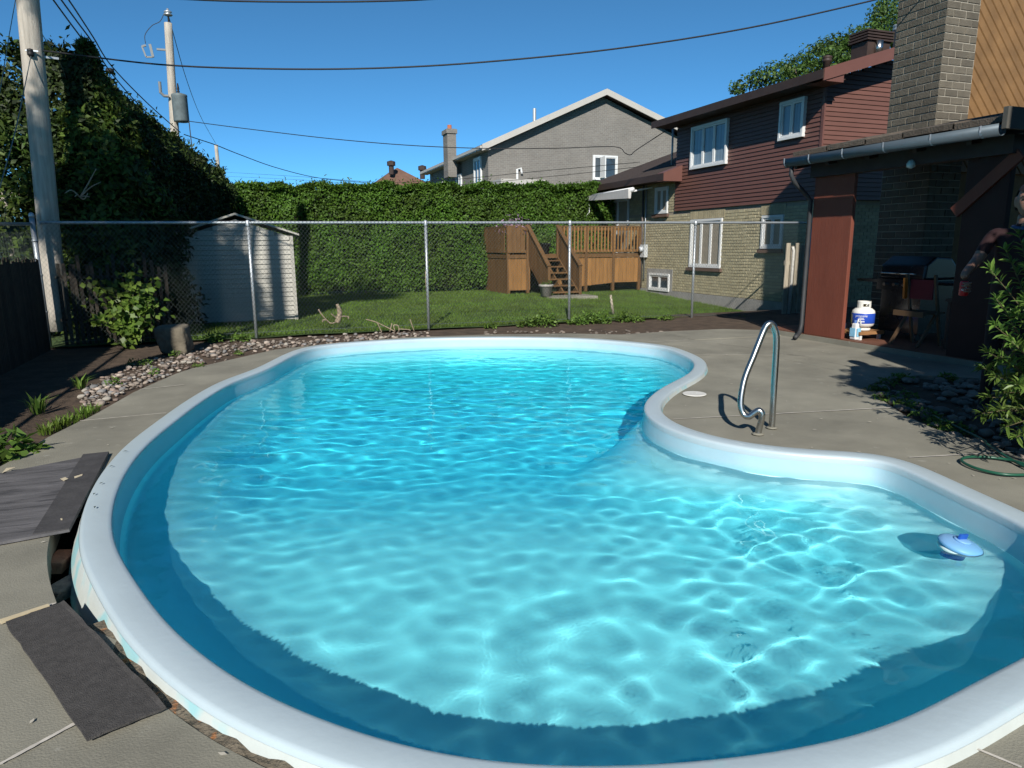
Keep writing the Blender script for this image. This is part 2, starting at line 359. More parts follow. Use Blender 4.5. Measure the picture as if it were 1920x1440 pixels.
CAULK = mat('joint_caulk', (.52, .48, .42), .9, .3, 14); CRACK = mat('crack', (.05, .045, .04), .95, .3, 20)
for a, b in JOINTS+[j for i, j in enumerate(JR) if i not in (4,)]:
    m = MB(); d = (b-a).normalized(); s = Vector((-d.y, d.x)); P1 = []; P2 = []
    wd = .007
    for k in range(13):
        p = a.lerp(b, k/12); q = wd*rng.uniform(.6, 1.2); P1.append((p.x+s.x*q, p.y+s.y*q, .0065)); P2.append((p.x-s.x*q, p.y-s.y*q, .0065))
    m.add(P1+P2, [(i, i+1, 13+i+1, 13+i) for i in range(12)]).build('joint_filler', CAULK, deck)
m = MB()
ck = [G(x, y).to_2d() for x, y in ((1345,645),(1400,652),(1450,662),(1505,668),(1530,674),(1560,681),(1600,690),(1640,705),(1668,718))]
ck = catmull(ck, 5); P1 = []; P2 = []
for k, p in enumerate(ck):
    q = .004+.010*max(0, math.sin(k*.55))*rng.random(); p = p+Vector((rng.uniform(-.008, .008),)*2); P1.append((p.x+q*.4, p.y+q, .0075)); P2.append((p.x-q*.4, p.y-q, .0075))
n = len(ck); m.add(P1+P2, [(i, i+1, n+i+1, n+i) for i in range(n-1)]).build('crack', CRACK, deck)

# ------------------------------------------------------------------ swimming pool
pool = thing('swimming_pool', 'kidney shaped in-ground pool with white rim and pale blue walls', 'pool', (1.6, 5.0, 0))
def rings(levels, name, m, parent, close=None):      # levels: list of loops of 3D points
    V = [p for L in levels for p in L]; Fc = []
    for k in range(len(levels)-1):
        for i in range(NL): a = k*NL+i; b = k*NL+(i+1) % NL; Fc.append((a, b, b+NL, a+NL))
    return fast_mesh(name, V, Fc, m, parent, smooth=True)
def lv(d, z): return [(p.x, p.y, z) for p in offset(RIDGE, d)]
rim = rings([lv(-.1425, -.005), lv(-.1415, .028), lv(-.138, .038), lv(-.130, .045), lv(-.115, .0485), lv(-.06, .050), lv(-.012, .0495), lv(.000, .046), lv(.007, .038), lv(.011, .024)], 'rim', RIM, pool)
skirt = rings([lv(.0115, .027), lv(.03, -.02), lv(.055, -.09), lv(.075, -.16), lv(.075, -.34)], 'skirt', SKIRT, pool)
CTR = Vector((1.6, 5.0))
def sm(t): t = max(0, min(1, t)); return t*t*(3-2*t)
def floor_z(u, w):
    t = sm((w-3.6+.25*(u-1.5))/2.6); return -.64-.46*t
wallL = [lv(-.1415, -.002), lv(-.150, -.08), lv(-.156, -.125), lv(-.166, -.17), lv(-.18, -.21)]
base = offset(RIDGE, -.195)
fr = []
for k, t in enumerate((0.0, .012, .025, .04, .06, .08, .10, .125, .15, .18, .21, .25, .29, .34, .4, .48, .56, .64, .72, .8, .88, .94, .985, .9999)):
    L = []
    for p in base:
        q = p.lerp(CTR, t); D = (q-p).length; zf = floor_z(q.x, q.y)
        R = .85; z = zf
        if D < R: z = zf+(-.22-zf)*(1-D/R)**2
        L.append((q.x, q.y, min(z, -.215) if k else -.22))
    fr.append(L)
band = rings(wallL[:3], 'waterline_band', BAND, pool)
basin = rings(wallL[2:]+fr, 'basin', PLAST, pool)
basin.cycles.is_caustics_receiver = True
# a vertical fold in the near wall, seen under water
# return inlet on the wall
# ------------------------------------------------------------------ water: a rippled surface and the tinted body below it
WZ = -.125
kk = []
for i in range(90):
    k = math.exp(rng.uniform(math.log(7.5), math.log(52))); th = rng.gauss(math.pi/2-.38, 1.05)
    kk.append((k*math.cos(th), k*math.sin(th), rng.uniform(0, 6.283), k))
KX = np.array([k[0] for k in kk]); KY = np.array([k[1] for k in kk]); KP = np.array([k[2] for k in kk]); KK = np.array([k[3] for k in kk])
AMP = .0165*KK**-1.2
du = .0125
us = np.arange(-1.05, 5.85, du); ws = np.arange(1.15, 11.05, du)
UU, WW = np.meshgrid(us, ws); UU = UU+nr.uniform(-.38, .38, UU.shape)*du; WW = WW+nr.uniform(-.38, .38, WW.shape)*du
H = np.zeros_like(UU)
for i in range(len(KK)): H += AMP[i]*np.sin(KX[i]*UU+KY[i]*WW+KP[i])
calm = .30+.95*np.exp(-(((UU-3.0)/1.0)**2+((WW-2.9)/.9)**2))+.4*np.exp(-((WW-1.75)/.35)**2)+.3*np.exp(-((UU+.55)/.3)**2)         # livelier water in the shallow right-hand end
H *= calm
fx, fy = math.sin(YAW), math.cos(YAW)                     # breeze ripples, longer crested, over the far half
R2 = np.zeros_like(UU)
for i in range(40):
    k = rng.uniform(14, 42); th = rng.gauss(0, .5); kx = k*(fx*math.cos(th)+fy*math.sin(th)); ky = k*(fy*math.cos(th)-fx*math.sin(th)); R2 += (.0075/k)*np.sin(kx*UU+ky*WW+rng.uniform(0, 6.283))
H += R2*np.clip((WW-3.8)/2.5, 0, 1)*.75
H *= 1-.3*np.clip((WW-4.5)/2, 0, 1)
for (cu, cw, rr, aa) in ((1.15, 2.05, .55, .0045), (.55, 2.5, .45, .0025)):       # the swirl of the return jet
    R = np.hypot(UU-cu, WW-cw); TH = np.arctan2(WW-cw, UU-cu); H += aa*2.2*(R/rr)**2*np.exp(-(R/rr)**2)*np.sin(15*R+2*TH)
poly = offset(RIDGE, -.15)
px = np.array([p.x for p in poly]); py = np.array([p.y for p in poly])
ins = np.zeros(UU.shape, bool); x2 = np.roll(px, 1); y2 = np.roll(py, 1)
for a, b, c, d in zip(px, py, x2, y2):
    cond = (b > WW) != (d > WW)
    if abs(d-b) > 1e-12: ins ^= cond & (UU < (c-a)*(WW-b)/(d-b)+a)
q = ins[:-1, :-1] | ins[1:, :-1] | ins[:-1, 1:] | ins[1:, 1:]
nu = len(us); J, I = np.nonzero(q); A0 = J*nu+I
Fq = np.stack([A0, A0+1, A0+nu+1, A0+nu], 1); used, inv = np.unique(Fq.ravel(), return_inverse=True)
Vw = np.stack([UU.ravel(), WW.ravel(), WZ+H.ravel()], 1)[used]
wm = bpy.data.materials.new('pool_water'); wm.use_nodes = True; nt = wm.node_tree; nt.nodes.clear()
out = nt.nodes.new('ShaderNodeOutputMaterial'); g = nt.nodes.new('ShaderNodeBsdfGlass'); g.inputs['IOR'].default_value = 1.25; g.inputs['Roughness'].default_value = 0.0
tr = nt.nodes.new('ShaderNodeBsdfTransparent'); mx = nt.nodes.new('ShaderNodeMixShader'); mx.inputs[0].default_value = .12
nt.links.new(g.outputs[0], mx.inputs[1]); nt.links.new(tr.outputs[0], mx.inputs[2]); nt.links.new(mx.outputs[0], out.inputs[0])
water = fast_mesh('pool_water', Vw, inv.reshape(-1, 4), wm, None, smooth=True); water.cycles.is_caustics_caster = True
tag(water, 'clear turquoise rippled water filling the pool', kind='structure')
vm = bpy.data.materials.new('water_tint'); vm.use_nodes = True; nt = vm.node_tree; nt.nodes.clear()
out = nt.nodes.new('ShaderNodeOutputMaterial'); va = nt.nodes.new('ShaderNodeVolumeAbsorption')
va.inputs[0].default_value = (.02, .935, .997, 1); va.inputs[1].default_value = 1.45; nt.links.new(va.outputs[0], out.inputs[1])
bl = offset(RIDGE, -.09)
bm = bmesh.new(); a = [bm.verts.new((p.x, p.y, WZ+.05)) for p in bl]; b = [bm.verts.new((p.x, p.y, -2.4)) for p in bl]
et = [bm.edges.new((a[i], a[(i+1) % NL])) for i in range(NL)]; eb = [bm.edges.new((b[i], b[(i+1) % NL])) for i in range(NL)]
for i in range(NL): bm.faces.new((b[i], b[(i+1) % NL], a[(i+1) % NL], a[i]))
bmesh.ops.triangle_fill(bm, edges=et, use_beauty=True); bmesh.ops.triangle_fill(bm, edges=eb, use_beauty=True)
bmesh.ops.recalc_face_normals(bm, faces=bm.faces)
bm_obj(bm, 'water_body', vm, water)

# ------------------------------------------------------------------ houses
def window(parent, axis, c, a0, a1, z0, z1, mull=1, frame=.06, depth=.09, out=-1, label=None, pane=None):
    """white window; axis 'u': in a wall at x=c running along y; axis 'w': in a wall at y=c running along x. out: side it faces."""
    def bx(m, p0, p1, q0, q1, d0, d1):
        if axis == 'u': m.box(c+min(out*d0, out*d1), c+max(out*d0, out*d1), p0, p1, q0, q1)
        else: m.box(p0, p1, c+min(out*d0, out*d1), c+max(out*d0, out*d1), q0, q1)
    m = MB(); bx(m, a0, a1, z1-frame, z1, 0, depth); bx(m, a0, a1, z0, z0+frame, 0, depth)
    bx(m, a0, a0+frame, z0+frame, z1-frame, 0, depth-.004); bx(m, a1-frame, a1, z0+frame, z1-frame, 0, depth-.004)
    wn = m.build('window', WHITEP, parent)
    if label: wn['label'] = label
    n = mull+1; step = (a1-a0-2*frame)/n
    for k in range(n):
        p0 = a0+frame+step*k; p1 = p0+step; s = .045 if n > 1 else .02
        m = MB(); bx(m, p0+.006, p1-.006, z1-frame-s, z1-frame-.002, .01, depth-.02); bx(m, p0+.006, p1-.006, z0+frame+.002, z0+frame+s, .01, depth-.02)
        bx(m, p0+.006, p0+s, z0+frame+s, z1-frame-s, .01, depth-.024); bx(m, p1-s, p1-.006, z0+frame+s, z1-frame-s, .01, depth-.024)
        m.build('sash', WHITEP, wn)
        m = MB(); bx(m, p0+s, p1-s, z0+frame+s, z1-frame-s, .030, .036); m.build('pane', pane or GLASSM, wn)
    return wn
def bricks(parent, axis, c, a0, a1, z0, z1, bl, bh, mort, mt, nmax, out=-1, holes=(), proud=.010, depth=.05, sort=None):
    """courses of separate bricks on a wall face; the nmax nearest are objects, the rest one mesh"""
    meshes = {}; rest = MB(); cells = []; nz = int((z1-z0)/bh)
    for r in range(nz):
        z = z0+r*bh; x = a0-(bl/2 if r % 2 else 0)
        while x < a1-.01:
            p0, p1 = max(x, a0), min(x+bl, a1)
            if p1-p0 > .03:
                segs = [(p0+mort/2, p1-mort/2)]
                for (h0, h1, y0, y1) in holes:
                    if z+bh > y0+.01 and z < y1-.01:
                        ns = []
                        for s0, s1 in segs:
                            if s1 <= h0 or s0 >= h1: ns.append((s0, s1))
                            else:
                                if h0-s0 > .03: ns.append((s0, h0))
                                if s1-h1 > .03: ns.append((h1, s1))
                        segs = ns
                cells += [(s0, s1, z+mort/2, z+bh-mort/2) for s0, s1 in segs]
            x += bl
    cells.sort(key=sort or (lambda t: 0))
    for k, (s0, s1, q0, q1) in enumerate(cells):
        pr = proud+rng.uniform(-.002, .003)
        if k < nmax:
            key = round(s1-s0, 3)
            if key not in meshes:
                h = (s1-s0)/2; v = (q1-q0)/2; b = .006
                mm = MB()
                if axis == 'u': f = lambda a, d, zz: (d*out, a, zz)
                else: f = lambda a, d, zz: (a, d*out, zz)
                ring = [(-h, -v), (h, -v), (h, v), (-h, v)]; ri = [(-h+b, -v+b), (h-b, -v+b), (h-b, v-b), (-h+b, v-b)]
                mm.v = [f(a, -depth, zz) for a, zz in ring]+[f(a, proud-b, zz) for a, zz in ring]+[f(a, proud, zz) for a, zz in ri]
                mm.f = [(0, 1, 5, 4), (1, 2, 6, 5), (2, 3, 7, 6), (3, 0, 4, 7), (4, 5, 9, 8), (5, 6, 10, 9), (6, 7, 11, 10), (7, 4, 8, 11), (8, 9, 10, 11)]
                meshes[key] = mm.mesh('brick', mt)
            o = link('brick', meshes[key], parent)
            o.location = ((c+out*(pr-proud), (s0+s1)/2, (q0+q1)/2) if axis == 'u' else ((s0+s1)/2, c+out*(pr-proud), (q0+q1)/2))
            if parent.type == 'EMPTY': pass
        else:
            d0, d1 = sorted((c-out*depth, c+out*pr))
            if axis == 'u': rest.box(d0, d1, s0, s1, q0, q1)
            else: rest.box(s0, s1, d0, d1, q0, q1)
    if rest.v: rest.build('bricks_beyond', mt, parent)['kind'] = 'stuff'

# ---- red-brown house beyond the fence
HU = 12.0
red = thing('red_brown_house', 'two storey house with red-brown siding above yellow brick, beyond the fence', 'house', (13.5, 16, -.3))
wall = MB().box(HU, HU+5.5, 12.72, 23.6, -.6, 2.42).box(HU, HU+5.5, 18.16, 23.6, 2.42, 3.4).build('wall', YMORT, red)
HOLES = [(15.98, 17.42, .78, 2.16), (13.65, 14.4, 1.32, 2.14), (18.66, 19.4, 2.36, 3.18), (18.38, 19.62, -.1, .60), (21.0, 22.6, .4, 3.0)]
bricks(wall, 'u', HU, 12.73, 23.55, .06, 2.40, .215, .078, .012, YBR, 300, -1, HOLES, sort=lambda t: t[0]+(t[2]*.01))
bricks(wall, 'u', HU, 18.2, 23.55, 2.40, 3.36, .215, .078, .012, YBR, 0, -1, HOLES)
bricks(wall, 'w', 12.72, HU, HU+5.5, .06, 2.40, .215, .078, .012, YBR, 0, -1)
MB().box(HU-.03, HU+.02, 12.69, 23.6, -.6, .05).build('foundation', mat('foundation', (.30, .29, .27), .9, .2, 4, .3), red)
MB().box(HU-.022, HU+.01, 18.28, 18.40, -.05, .70).box(HU-.022, HU+.01, 19.60, 19.74, -.05, .70).box(HU-.0225, HU+.01, 18.401, 19.599, .56, .70).build('basement_window_surround', mat('foundation', (0, 0, 0)), red)
sidw = MB().box(HU-.02, HU+5.5, 12.62, 18.25, 2.44, 4.86).prism([(HU-.015, 12.63, 4.861), (HU+5.4, 12.63, 4.861), (HU+5.4, 12.63, 6.50), (HU-.015, 12.63, 4.92)], (0, .1, 0)).build('siding_wall', DKBRN, red)
ch = .098
for k in range(25):                                    # clapboards, each a tilted board
    z = 2.42+k*ch
    if z > 4.84: break
    MB().hexa([(HU-.052, 12.66, z), (HU-.015, 12.66, z), (HU-.015, 18.27, z), (HU-.052, 18.27, z), (HU-.034, 12.66, z+ch-.008), (HU-.015, 12.66, z+ch-.008), (HU-.015, 18.27, z+ch-.008), (HU-.034, 18.27, z+ch-.008)]).build('clapboard', SIDE, sidw)
roofz = lambda u: 4.98+(u-11.42)*.30
for k in range(42):
    z = 2.42+k*ch; u0 = HU-.02
    if z > 4.8: u0 = max(u0, 11.42+(z+ch-4.80)/.30)
    if u0 > 16.6: break
    MB().hexa([(u0, 12.588, z), (HU+5.2, 12.588, z), (HU+5.2, 12.625, z), (u0, 12.625, z), (u0, 12.606, z+ch-.008), (HU+5.2, 12.606, z+ch-.008), (HU+5.2, 12.625, z+ch-.008), (u0, 12.625, z+ch-.008)]).build('clapboard', SIDE, sidw)
MB().box(HU-.062, HU-.02, 12.58, 12.656, 2.42, 4.84).build('corner_board', TRIMB, red)
rf = MB().hexa([(11.40, 12.12, 4.90), (17.4, 12.12, 6.70), (17.4, 18.75, 6.70), (11.40, 18.75, 4.90), (11.40, 12.12, 4.99), (17.4, 12.12, 6.79), (17.4, 18.75, 6.79), (11.40, 18.75, 4.99)]).build('roof', SHING, red)
MB().box(11.38, 11.40, 12.10, 18.77, 4.80, 4.985).build('fascia', DKBRN, rf)
MB().box(11.41, HU+.02, 12.14, 18.73, 4.815, 4.84).build('soffit', DKBRN, rf)
MB().hexa([(11.405, 12.09, 4.76), (17.4, 12.09, 6.53), (17.4, 12.12, 6.53), (11.405, 12.12, 4.76), (11.405, 12.09, 5.0), (17.4, 12.09, 6.795), (17.4, 12.12, 6.795), (11.405, 12.12, 5.0)]).build('rake_board', TRIMB, rf)
MB().prism([(11.405, 12.115, 4.76), (11.95, 12.115, 4.76), (11.95, 12.115, 4.93)], (0, .48, 0)).build('eave_return', TRIMB, rf)
# low roof and recessed end
lr = MB().hexa([(11.35, 18.30, 3.40), (14.5, 18.30, 4.62), (14.5, 22.0, 4.62), (11.35, 24.1, 3.36), (11.35, 18.30, 3.47), (14.5, 18.30, 4.70), (14.5, 22.0, 4.70), (11.35, 24.1, 3.43)]).build('low_roof', SHING, red)
MB().box(11.33, 11.35, 17.95, 24.12, 3.27, 3.46).build('fascia', DKBRN, lr)
MB().box(11.36, HU+.02, 18.3, 24.1, 3.30, 3.325).build('soffit', DKBRN, lr)
MB().prism([(11.335, 17.93, 3.25), (12.0, 17.93, 3.25), (12.0, 17.93, 3.72), (11.335, 17.93, 3.48)], (0, .34, 0)).build('eave_return', TRIMB, lr)
window(red, 'u', HU-.04, 15.86, 17.46, 3.52, 4.66, 2, pane=GLASSC)
window(red, 'u', HU-.04, 13.13, 13.92, 3.82, 4.68, 1, pane=GLASSC)
window(red, 'u', HU+.04, 15.98, 17.42, .80, 2.14, 2)
window(red, 'u', HU+.04, 13.65, 14.40, 1.33, 2.13, 1)
window(red, 'u', HU+.04, 18.67, 19.39, 2.38, 3.17, 1)
window(red, 'u', HU+.03, 18.42, 19.58, .02, .56, 1)
window(red, 'u', HU+.04, 21.02, 22.55, .9, 2.98, 1, frame=.05)
for a0, a1, z in ((15.9, 17.5, .79), (13.6, 14.46, 1.31), (18.6, 19.46, 2.36)):
    MB().box(HU-.09, HU+.05, a0, a1, z-.085, z-.005).build('window_sill', mat('sill_brown', (.13, .08, .06), .8, .2, 5), red)
SOLD = mat('soldier_brick', (.35, .30, .19), .85, .2, 5, .3, 60, objrand=.12)
for a0, a1, z in ((15.9, 17.5, 2.145), (13.6, 14.46, 2.145)):       # soldier courses over the windows
    k = a0
    while k < a1-.05: MB().box(HU-.018, HU+.02, k+.006, k+.082, z+.005, z+.235).build('brick', SOLD, wall); k += .088
MB().tube([(HU-.06, 20.05, 3.3), (HU-.06, 20.05, .1)], .035, 8).build('downspout', mat('downspout', (.10, .08, .07), .5), red, True)
MB().tube([(HU-.05, 19.88, 3.6), (HU-.05, 19.88, .35)], .022, 8).build('conduit', GALV, red, True)
mt_ = MB().box(HU-.16, HU-.03, 19.72, 19.98, 1.05, 1.45).build('meter_box', mat('meter_grey', (.48, .50, .50), .5), red)
MB().tube([(HU-.16, 19.85, 1.30), (HU-.25, 19.85, 1.30)], .085, 14).build('meter_dial', mat('meter_glass', (.55, .58, .6), .15), mt_, True)
MB().tube([(12.25, 18.95, 3.6), (12.25, 18.95, 4.98)], .03, 8).build('service_mast', GALV, red, True)
MB().lathe((12.25, 18.95, 4.96), [(.03, 0), (.07, .03), (.08, .08), (.05, .13), (.01, .15)], 10).build('weatherhead', GALV, red, True)
for (u, w, r, h, m_) in ((15.0, 13.6, .11, .42, GALV), (14.2, 15.0, .09, .22, DKBRN)):
    MB().lathe((u, w, roofz(u)-.05), [(r, 0), (r, h), (r*1.35, h+.02), (r*1.35, h+.06), (r*1.1, h+.08), (r*1.35, h+.1), (r*1.35, h+.14), (.02, h+.18)], 12).build('roof_vent', m_, rf, True)
vent = W(1648, 75, 12.6)
MB().box(vent.x-.16, vent.x+.5, 12.75, 13.2, roofz(vent.x)-.1, vent.z+.02).build('chimney_box', DKBRN, rf)
MB().tube([(vent.x+.12, 12.7, roofz(vent.x)), (vent.x+.12, 12.7, vent.z+.02)], .09, 12).build('flue', STAIN, rf, True)
for k in range(4): MB().box(vent.x-.22, vent.x+.55, 12.7, 13.25, vent.z+.03+k*.06, vent.z+.065+k*.06).build('louvre', DKBRN, rf)
# awning with its crank
aw = thing('rolled_awning', 'rolled-up pale grey awning above the patio door of the yellow brick house', 'awning', (11.4, 20.7, 2.9))
MB().hexa([(10.98, 19.3, 2.84), (11.06, 19.3, 2.84), (11.06, 22.1, 2.94), (10.98, 22.1, 2.94), (10.96, 19.3, 3.12), (11.09, 19.3, 3.14), (11.09, 22.1, 3.10), (10.96, 22.1, 3.08)]).build('valance', mat('awning_cloth', (.50, .49, .47), .8, .12, 3, stretch=(1, 6, 1)), aw)
MB().tube([(11.10, 19.25, 3.10), (11.10, 22.15, 3.07)], .07, 10).build('roller', WHITEP, aw, True)
for w in (19.6, 21.8): MB().bar((11.10, w, 3.05), (12.0, w, 3.2), .04, .05).build('arm', WHITEP, aw)
MB().tube([(11.05, 22.1, 2.95), (11.06, 22.1, 2.55), (11.0, 22.2, 2.45), (11.0, 22.25, 2.3)], .014, 6).build('crank', WHITEP, aw)

# ---- wooden deck against that house
DU, DW = 7.3, 20.05
dk = thing('wooden_deck', 'raised wooden deck with slatted railing and open steps against the brick house', 'deck', (9.5, 21.5, 0))
n = 0
w = DW+.02
while w < 23.0:                                        # left flank boards
    MB().box(DU, DU+.022, w, w+.135, lawn_z(7.3, w)-.05+.05, 1.06).build('skirt_board', DECKW, dk); w += .14
u = DU+.03
while u < 11.9:                                        # front boards, sunlight put into their brighter colour
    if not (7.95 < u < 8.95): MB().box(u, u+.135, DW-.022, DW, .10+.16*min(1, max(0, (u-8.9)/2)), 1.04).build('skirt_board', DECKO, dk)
    u += .14
w = DW
while w < 23.0: MB().box(DU-.02, 11.9, w, w+.135, 1.14, 1.175).build('floor_board', DECKW, dk); w += .14
MB().box(DU-.02, 11.9, DW-.02, DW+.02, 1.06, 1.138).box(DU-.018, DU+.02, DW+.021, 23.0, 1.06, 1.138).build('rim_joist', DECKW, dk)
def rail_run(p, q, name='railing', mt=DECKO, solid=False):
    p, q = Vector(p), Vector(q); L = (q-p).length; d = (q-p)/L
    MB().bar(p+Vector((0, 0, .86)), q+Vector((0, 0, .86)), .10, .04).build('top_rail', DECKW, dk)
    MB().bar(p+Vector((0, 0, .78)), q+Vector((0, 0, .78)), .04, .09).build('upper_rail', DECKW, dk)
    MB().bar(p+Vector((0, 0, .10)), q+Vector((0, 0, .10)), .04, .09).build('lower_rail', DECKW, dk)
    t = .06; st = .118 if not solid else .142
    while t < L-.05:
        c = p+d*t; s = d.cross(Vector((0, 0, 1)))
        MB().bar(c+s*.035+Vector((0, 0, .07)), c+s*.035+Vector((0, 0, .84)), .135 if solid else .045, .02 if solid else .035, up=s).build('board' if solid else 'baluster', mt if not solid else DECKW, dk); t += st
rail_run((8.98, DW, 1.16), (11.85, DW, 1.16))
rail_run((DU, DW, 1.16), (7.93, DW, 1.16), solid=True)
rail_run((DU+.01, 22.9, 1.16), (DU+.01, DW+.08, 1.16), solid=True)
rail_run((7.4, 22.9, 1.16), (10.8, 22.9, 1.16))
for (u, w) in ((DU+.03, DW+.03), (7.95, DW), (8.97, DW), (9.93, DW), (10.9, DW), (11.85, DW), (DU+.03, 22.9), (10.8, 22.9)):
    MB().box(u-.045, u+.045, w-.045, w+.045, .0, 2.0).build('post', DECKW, dk)
# stairs: seven treads, stringers, sloping hand rails with boarded sides
SW0, SU0, SU1 = 18.45, 8.02, 8.92
for k in range(6):
    w = DW-.06-k*.27; z = 1.0-k*.175
    MB().box(SU0+.02, SU1-.02, w-.26, w-.135, z-.035, z).build('tread', DECKW, dk); MB().box(SU0+.02, SU1-.02, w-.125, w, z-.035, z).build('tread', DECKW, dk)
for u in (SU0-.03, SU1, (SU0+SU1)/2-.02):
    MB().bar((u+.02, DW, 1.0), (u+.02, SW0, -.05), .04, .22).build('stringer', DECKW, dk)
for u in (SU0-.06, SU1+.03):
    MB().bar((u+.02, DW+.05, 2.05), (u+.02, SW0, .86), .12, .04).build('hand_rail', DECKW, dk)
    MB().box(u-.02, u+.06, SW0-.02, SW0+.07, -.05, .84).build('newel', DECKW, dk)
    t = 0
    while t < 1.5:
        w = DW-.02-t; zt = 2.0-(t+.07)*.745; MB().hexa([(u+.01, w-.135, zt-1.0), (u+.03, w-.135, zt-1.0), (u+.03, w, zt-.9), (u+.01, w, zt-.9), (u+.01, w-.135, zt-.06), (u+.03, w-.135, zt-.06), (u+.03, w, zt+.03), (u+.01, w, zt+.03)]).build('board', DECKW, dk); t += .14
o = MB().box(7.75, 9.2, 17.75, 18.6, -.1, .03).build('step_slab', CONC); bevel(o, .02); tag(o, 'concrete slab at the foot of the wooden deck steps', 'slab')
POTM = mat('pot_plastic', (.34, .32, .29), .6, .1, 5); POTB = mat('pot_black', (.03, .03, .032), .5)
def potted(name, label, c, r, h, pm, lm, n, spread):
    t = thing(name, label, 'planter', c)
    MB().lathe(c, [(r*.72, 0), (r*.9, h*.8), (r*1.05, h*.82), (r*1.05, h), (r*.92, h), (r*.9, h*.9)], 18).build('pot', pm, t, True)
    P = np.array(c)+np.c_[nr.normal(0, spread, n), nr.normal(0, spread, n), h+np.abs(nr.normal(0, spread*.9, n))]
    leaves('foliage', P, P-np.array(c), .09, .045, lm, t); return t
LG = leafmat('leaf_fresh', (.05, .11, .02), (.14, .24, .05)); LP = leafmat('petal_mauve', (.30, .20, .38), (.45, .34, .5))
potted('flower_pot', 'grey plastic flower pot at the foot of the deck steps', (7.78, 18.2, .035), .2, .33, POTM, LG, 40, .08)
potted('planter_pot', 'black pot with green plant at the top of the deck steps', (8.75, 20.6, 1.176), .19, .34, POTB, LG, 260, .17)
potted('hanging_basket', 'mauve flowering plant in a pot by the deck railing', (7.75, 20.5, 1.60), .15, .2, POTB, LP, 420, .22)
potted('patio_plant', 'green leafy plant on the deck left of the black pot', (8.15, 20.9, 1.176), .15, .28, POTM, LG, 260, .16)
MB().box(7.6, 7.9, 20.35, 20.65, 1.176, 1.6).build('flower_stand', DECKW)
tag(bpy.data.objects['flower_stand'], 'small wooden stand under the mauve flowers on the deck', 'stand')

# ---- grey brick house behind the hedge
GW_ = 34.0; GU = 11.4
gh = thing('grey_brick_house', 'grey brick house with pale gable trim behind the hedge', 'house', (18, 38, -.5))
gx, gpk = 25.4, 17.68; gz = 6.12; pk = 8.95
GB1, GB2, GM = (.165, .155, .138), (.14, .13, .116), (.24, .228, .205)
gwall = MB().prism([(GU, GW_, -.5), (gx, GW_, -.5), (gx, GW_, gz-.1), (gpk, GW_, pk), (GU, GW_, gz)], (0, 12, 0)).build('wall', brickmat('grey_brick_front', GB1, GB2, GM, 0, .24, .09), gh)
gwall.data.materials.append(brickmat('grey_brick_side', tuple(c*.95 for c in GB1), GB2, GM, 1, .24, .09))
for p in gwall.data.polygons:
    if abs(p.normal.x) > .7: p.material_index = 1
sl = (9.20-6.38)/(gpk-11.1)
def roofslab(u0, z0, u1, z1, w0, w1, name, m_, par, t=.10): return MB().hexa([(u0, w0, z0), (u1, w0, z1), (u1, w1, z1), (u0, w1, z0), (u0, w0, z0+t), (u1, w0, z1+t), (u1, w1, z1+t), (u0, w1, z0+t)]).build(name, m_, par)
GTRIM = mat('gable_trim', (.44, .42, .38), .6, .05, 3)
grf = roofslab(10.95, 6.16, gpk, 9.14, 33.6, 46.6, 'roof', SHING, gh)
roofslab(gpk+.002, 9.14, 26.2, 6.12, 33.6, 46.6, 'roof_slope', SHING, grf)
roofslab(10.95, 6.14, gpk, 9.12, 33.52, 33.598, 'rake_board', GTRIM, grf, .30).location.z = -.16
roofslab(gpk+.002, 9.12, 26.2, 6.10, 33.52, 33.598, 'rake_board', GTRIM, grf, .30).location.z = -.16
roofslab(10.97, 6.02, gpk, 8.99, 33.62, 34.0, 'soffit', DKBRN, grf, .03); roofslab(gpk+.002, 8.99, 26.2, 5.97, 33.62, 34.0, 'soffit', DKBRN, grf, .03)
MB().box(10.86, 10.95, 33.6, 46.6, 6.08, 6.22).build('gutter', GTRIM, grf); MB().box(10.96, GU, 33.62, 46.6, 6.05, 6.08).build('soffit', GTRIM, grf)
window(gh, 'w', GW_, 17.15, 18.6, 4.80, 6.05, 1, frame=.09)
MB().box(17.55, 17.6, 33.35, 33.9, 4.88, 5.95).build('open_sash', WHITEP, gh)
for a0, a1, z0, z1 in ((35.0, 36.2, 4.3, 5.9), (38.6, 39.6, 4.4, 5.4), (42.6, 43.6, 4.4, 5.3)): window(gh, 'u', GU, a0, a1, z0, z1, 1, frame=.1)
gch = MB().box(10.6, 11.1, 38.6, 39.5, 5.2, 7.75).box(10.54, 11.16, 38.54, 39.56, 7.5, 7.72).build('chimney', brickmat('grey_brick_chimney', GB1, GB2, GM, 0, .24, .09), gh)
for dx in (0,): MB().lathe((10.85, 39.0, 7.75), [(.12, 0), (.12, .24), (.09, .24)], 10).build('flue_pot', mat('terracotta', (.42, .14, .07), .8), gch)
MB().tube([(15.1, 37, 7.5), (15.1, 37, 8.75)], .1, 8).build('vent_pipe', GALV, grf)
MB().box(11.0, 13.2, 31.0, 34.0, 3.6, 4.45).build('balcony', GTRIM, gh)
MB().tube([(12.9, 33.9, 4.2), (12.9, 33.9, 5.2), (13.1, 33.9, 5.25), (13.15, 33.9, 5.0)], .06, 8).build('service_conduit', WHITEP, gh)
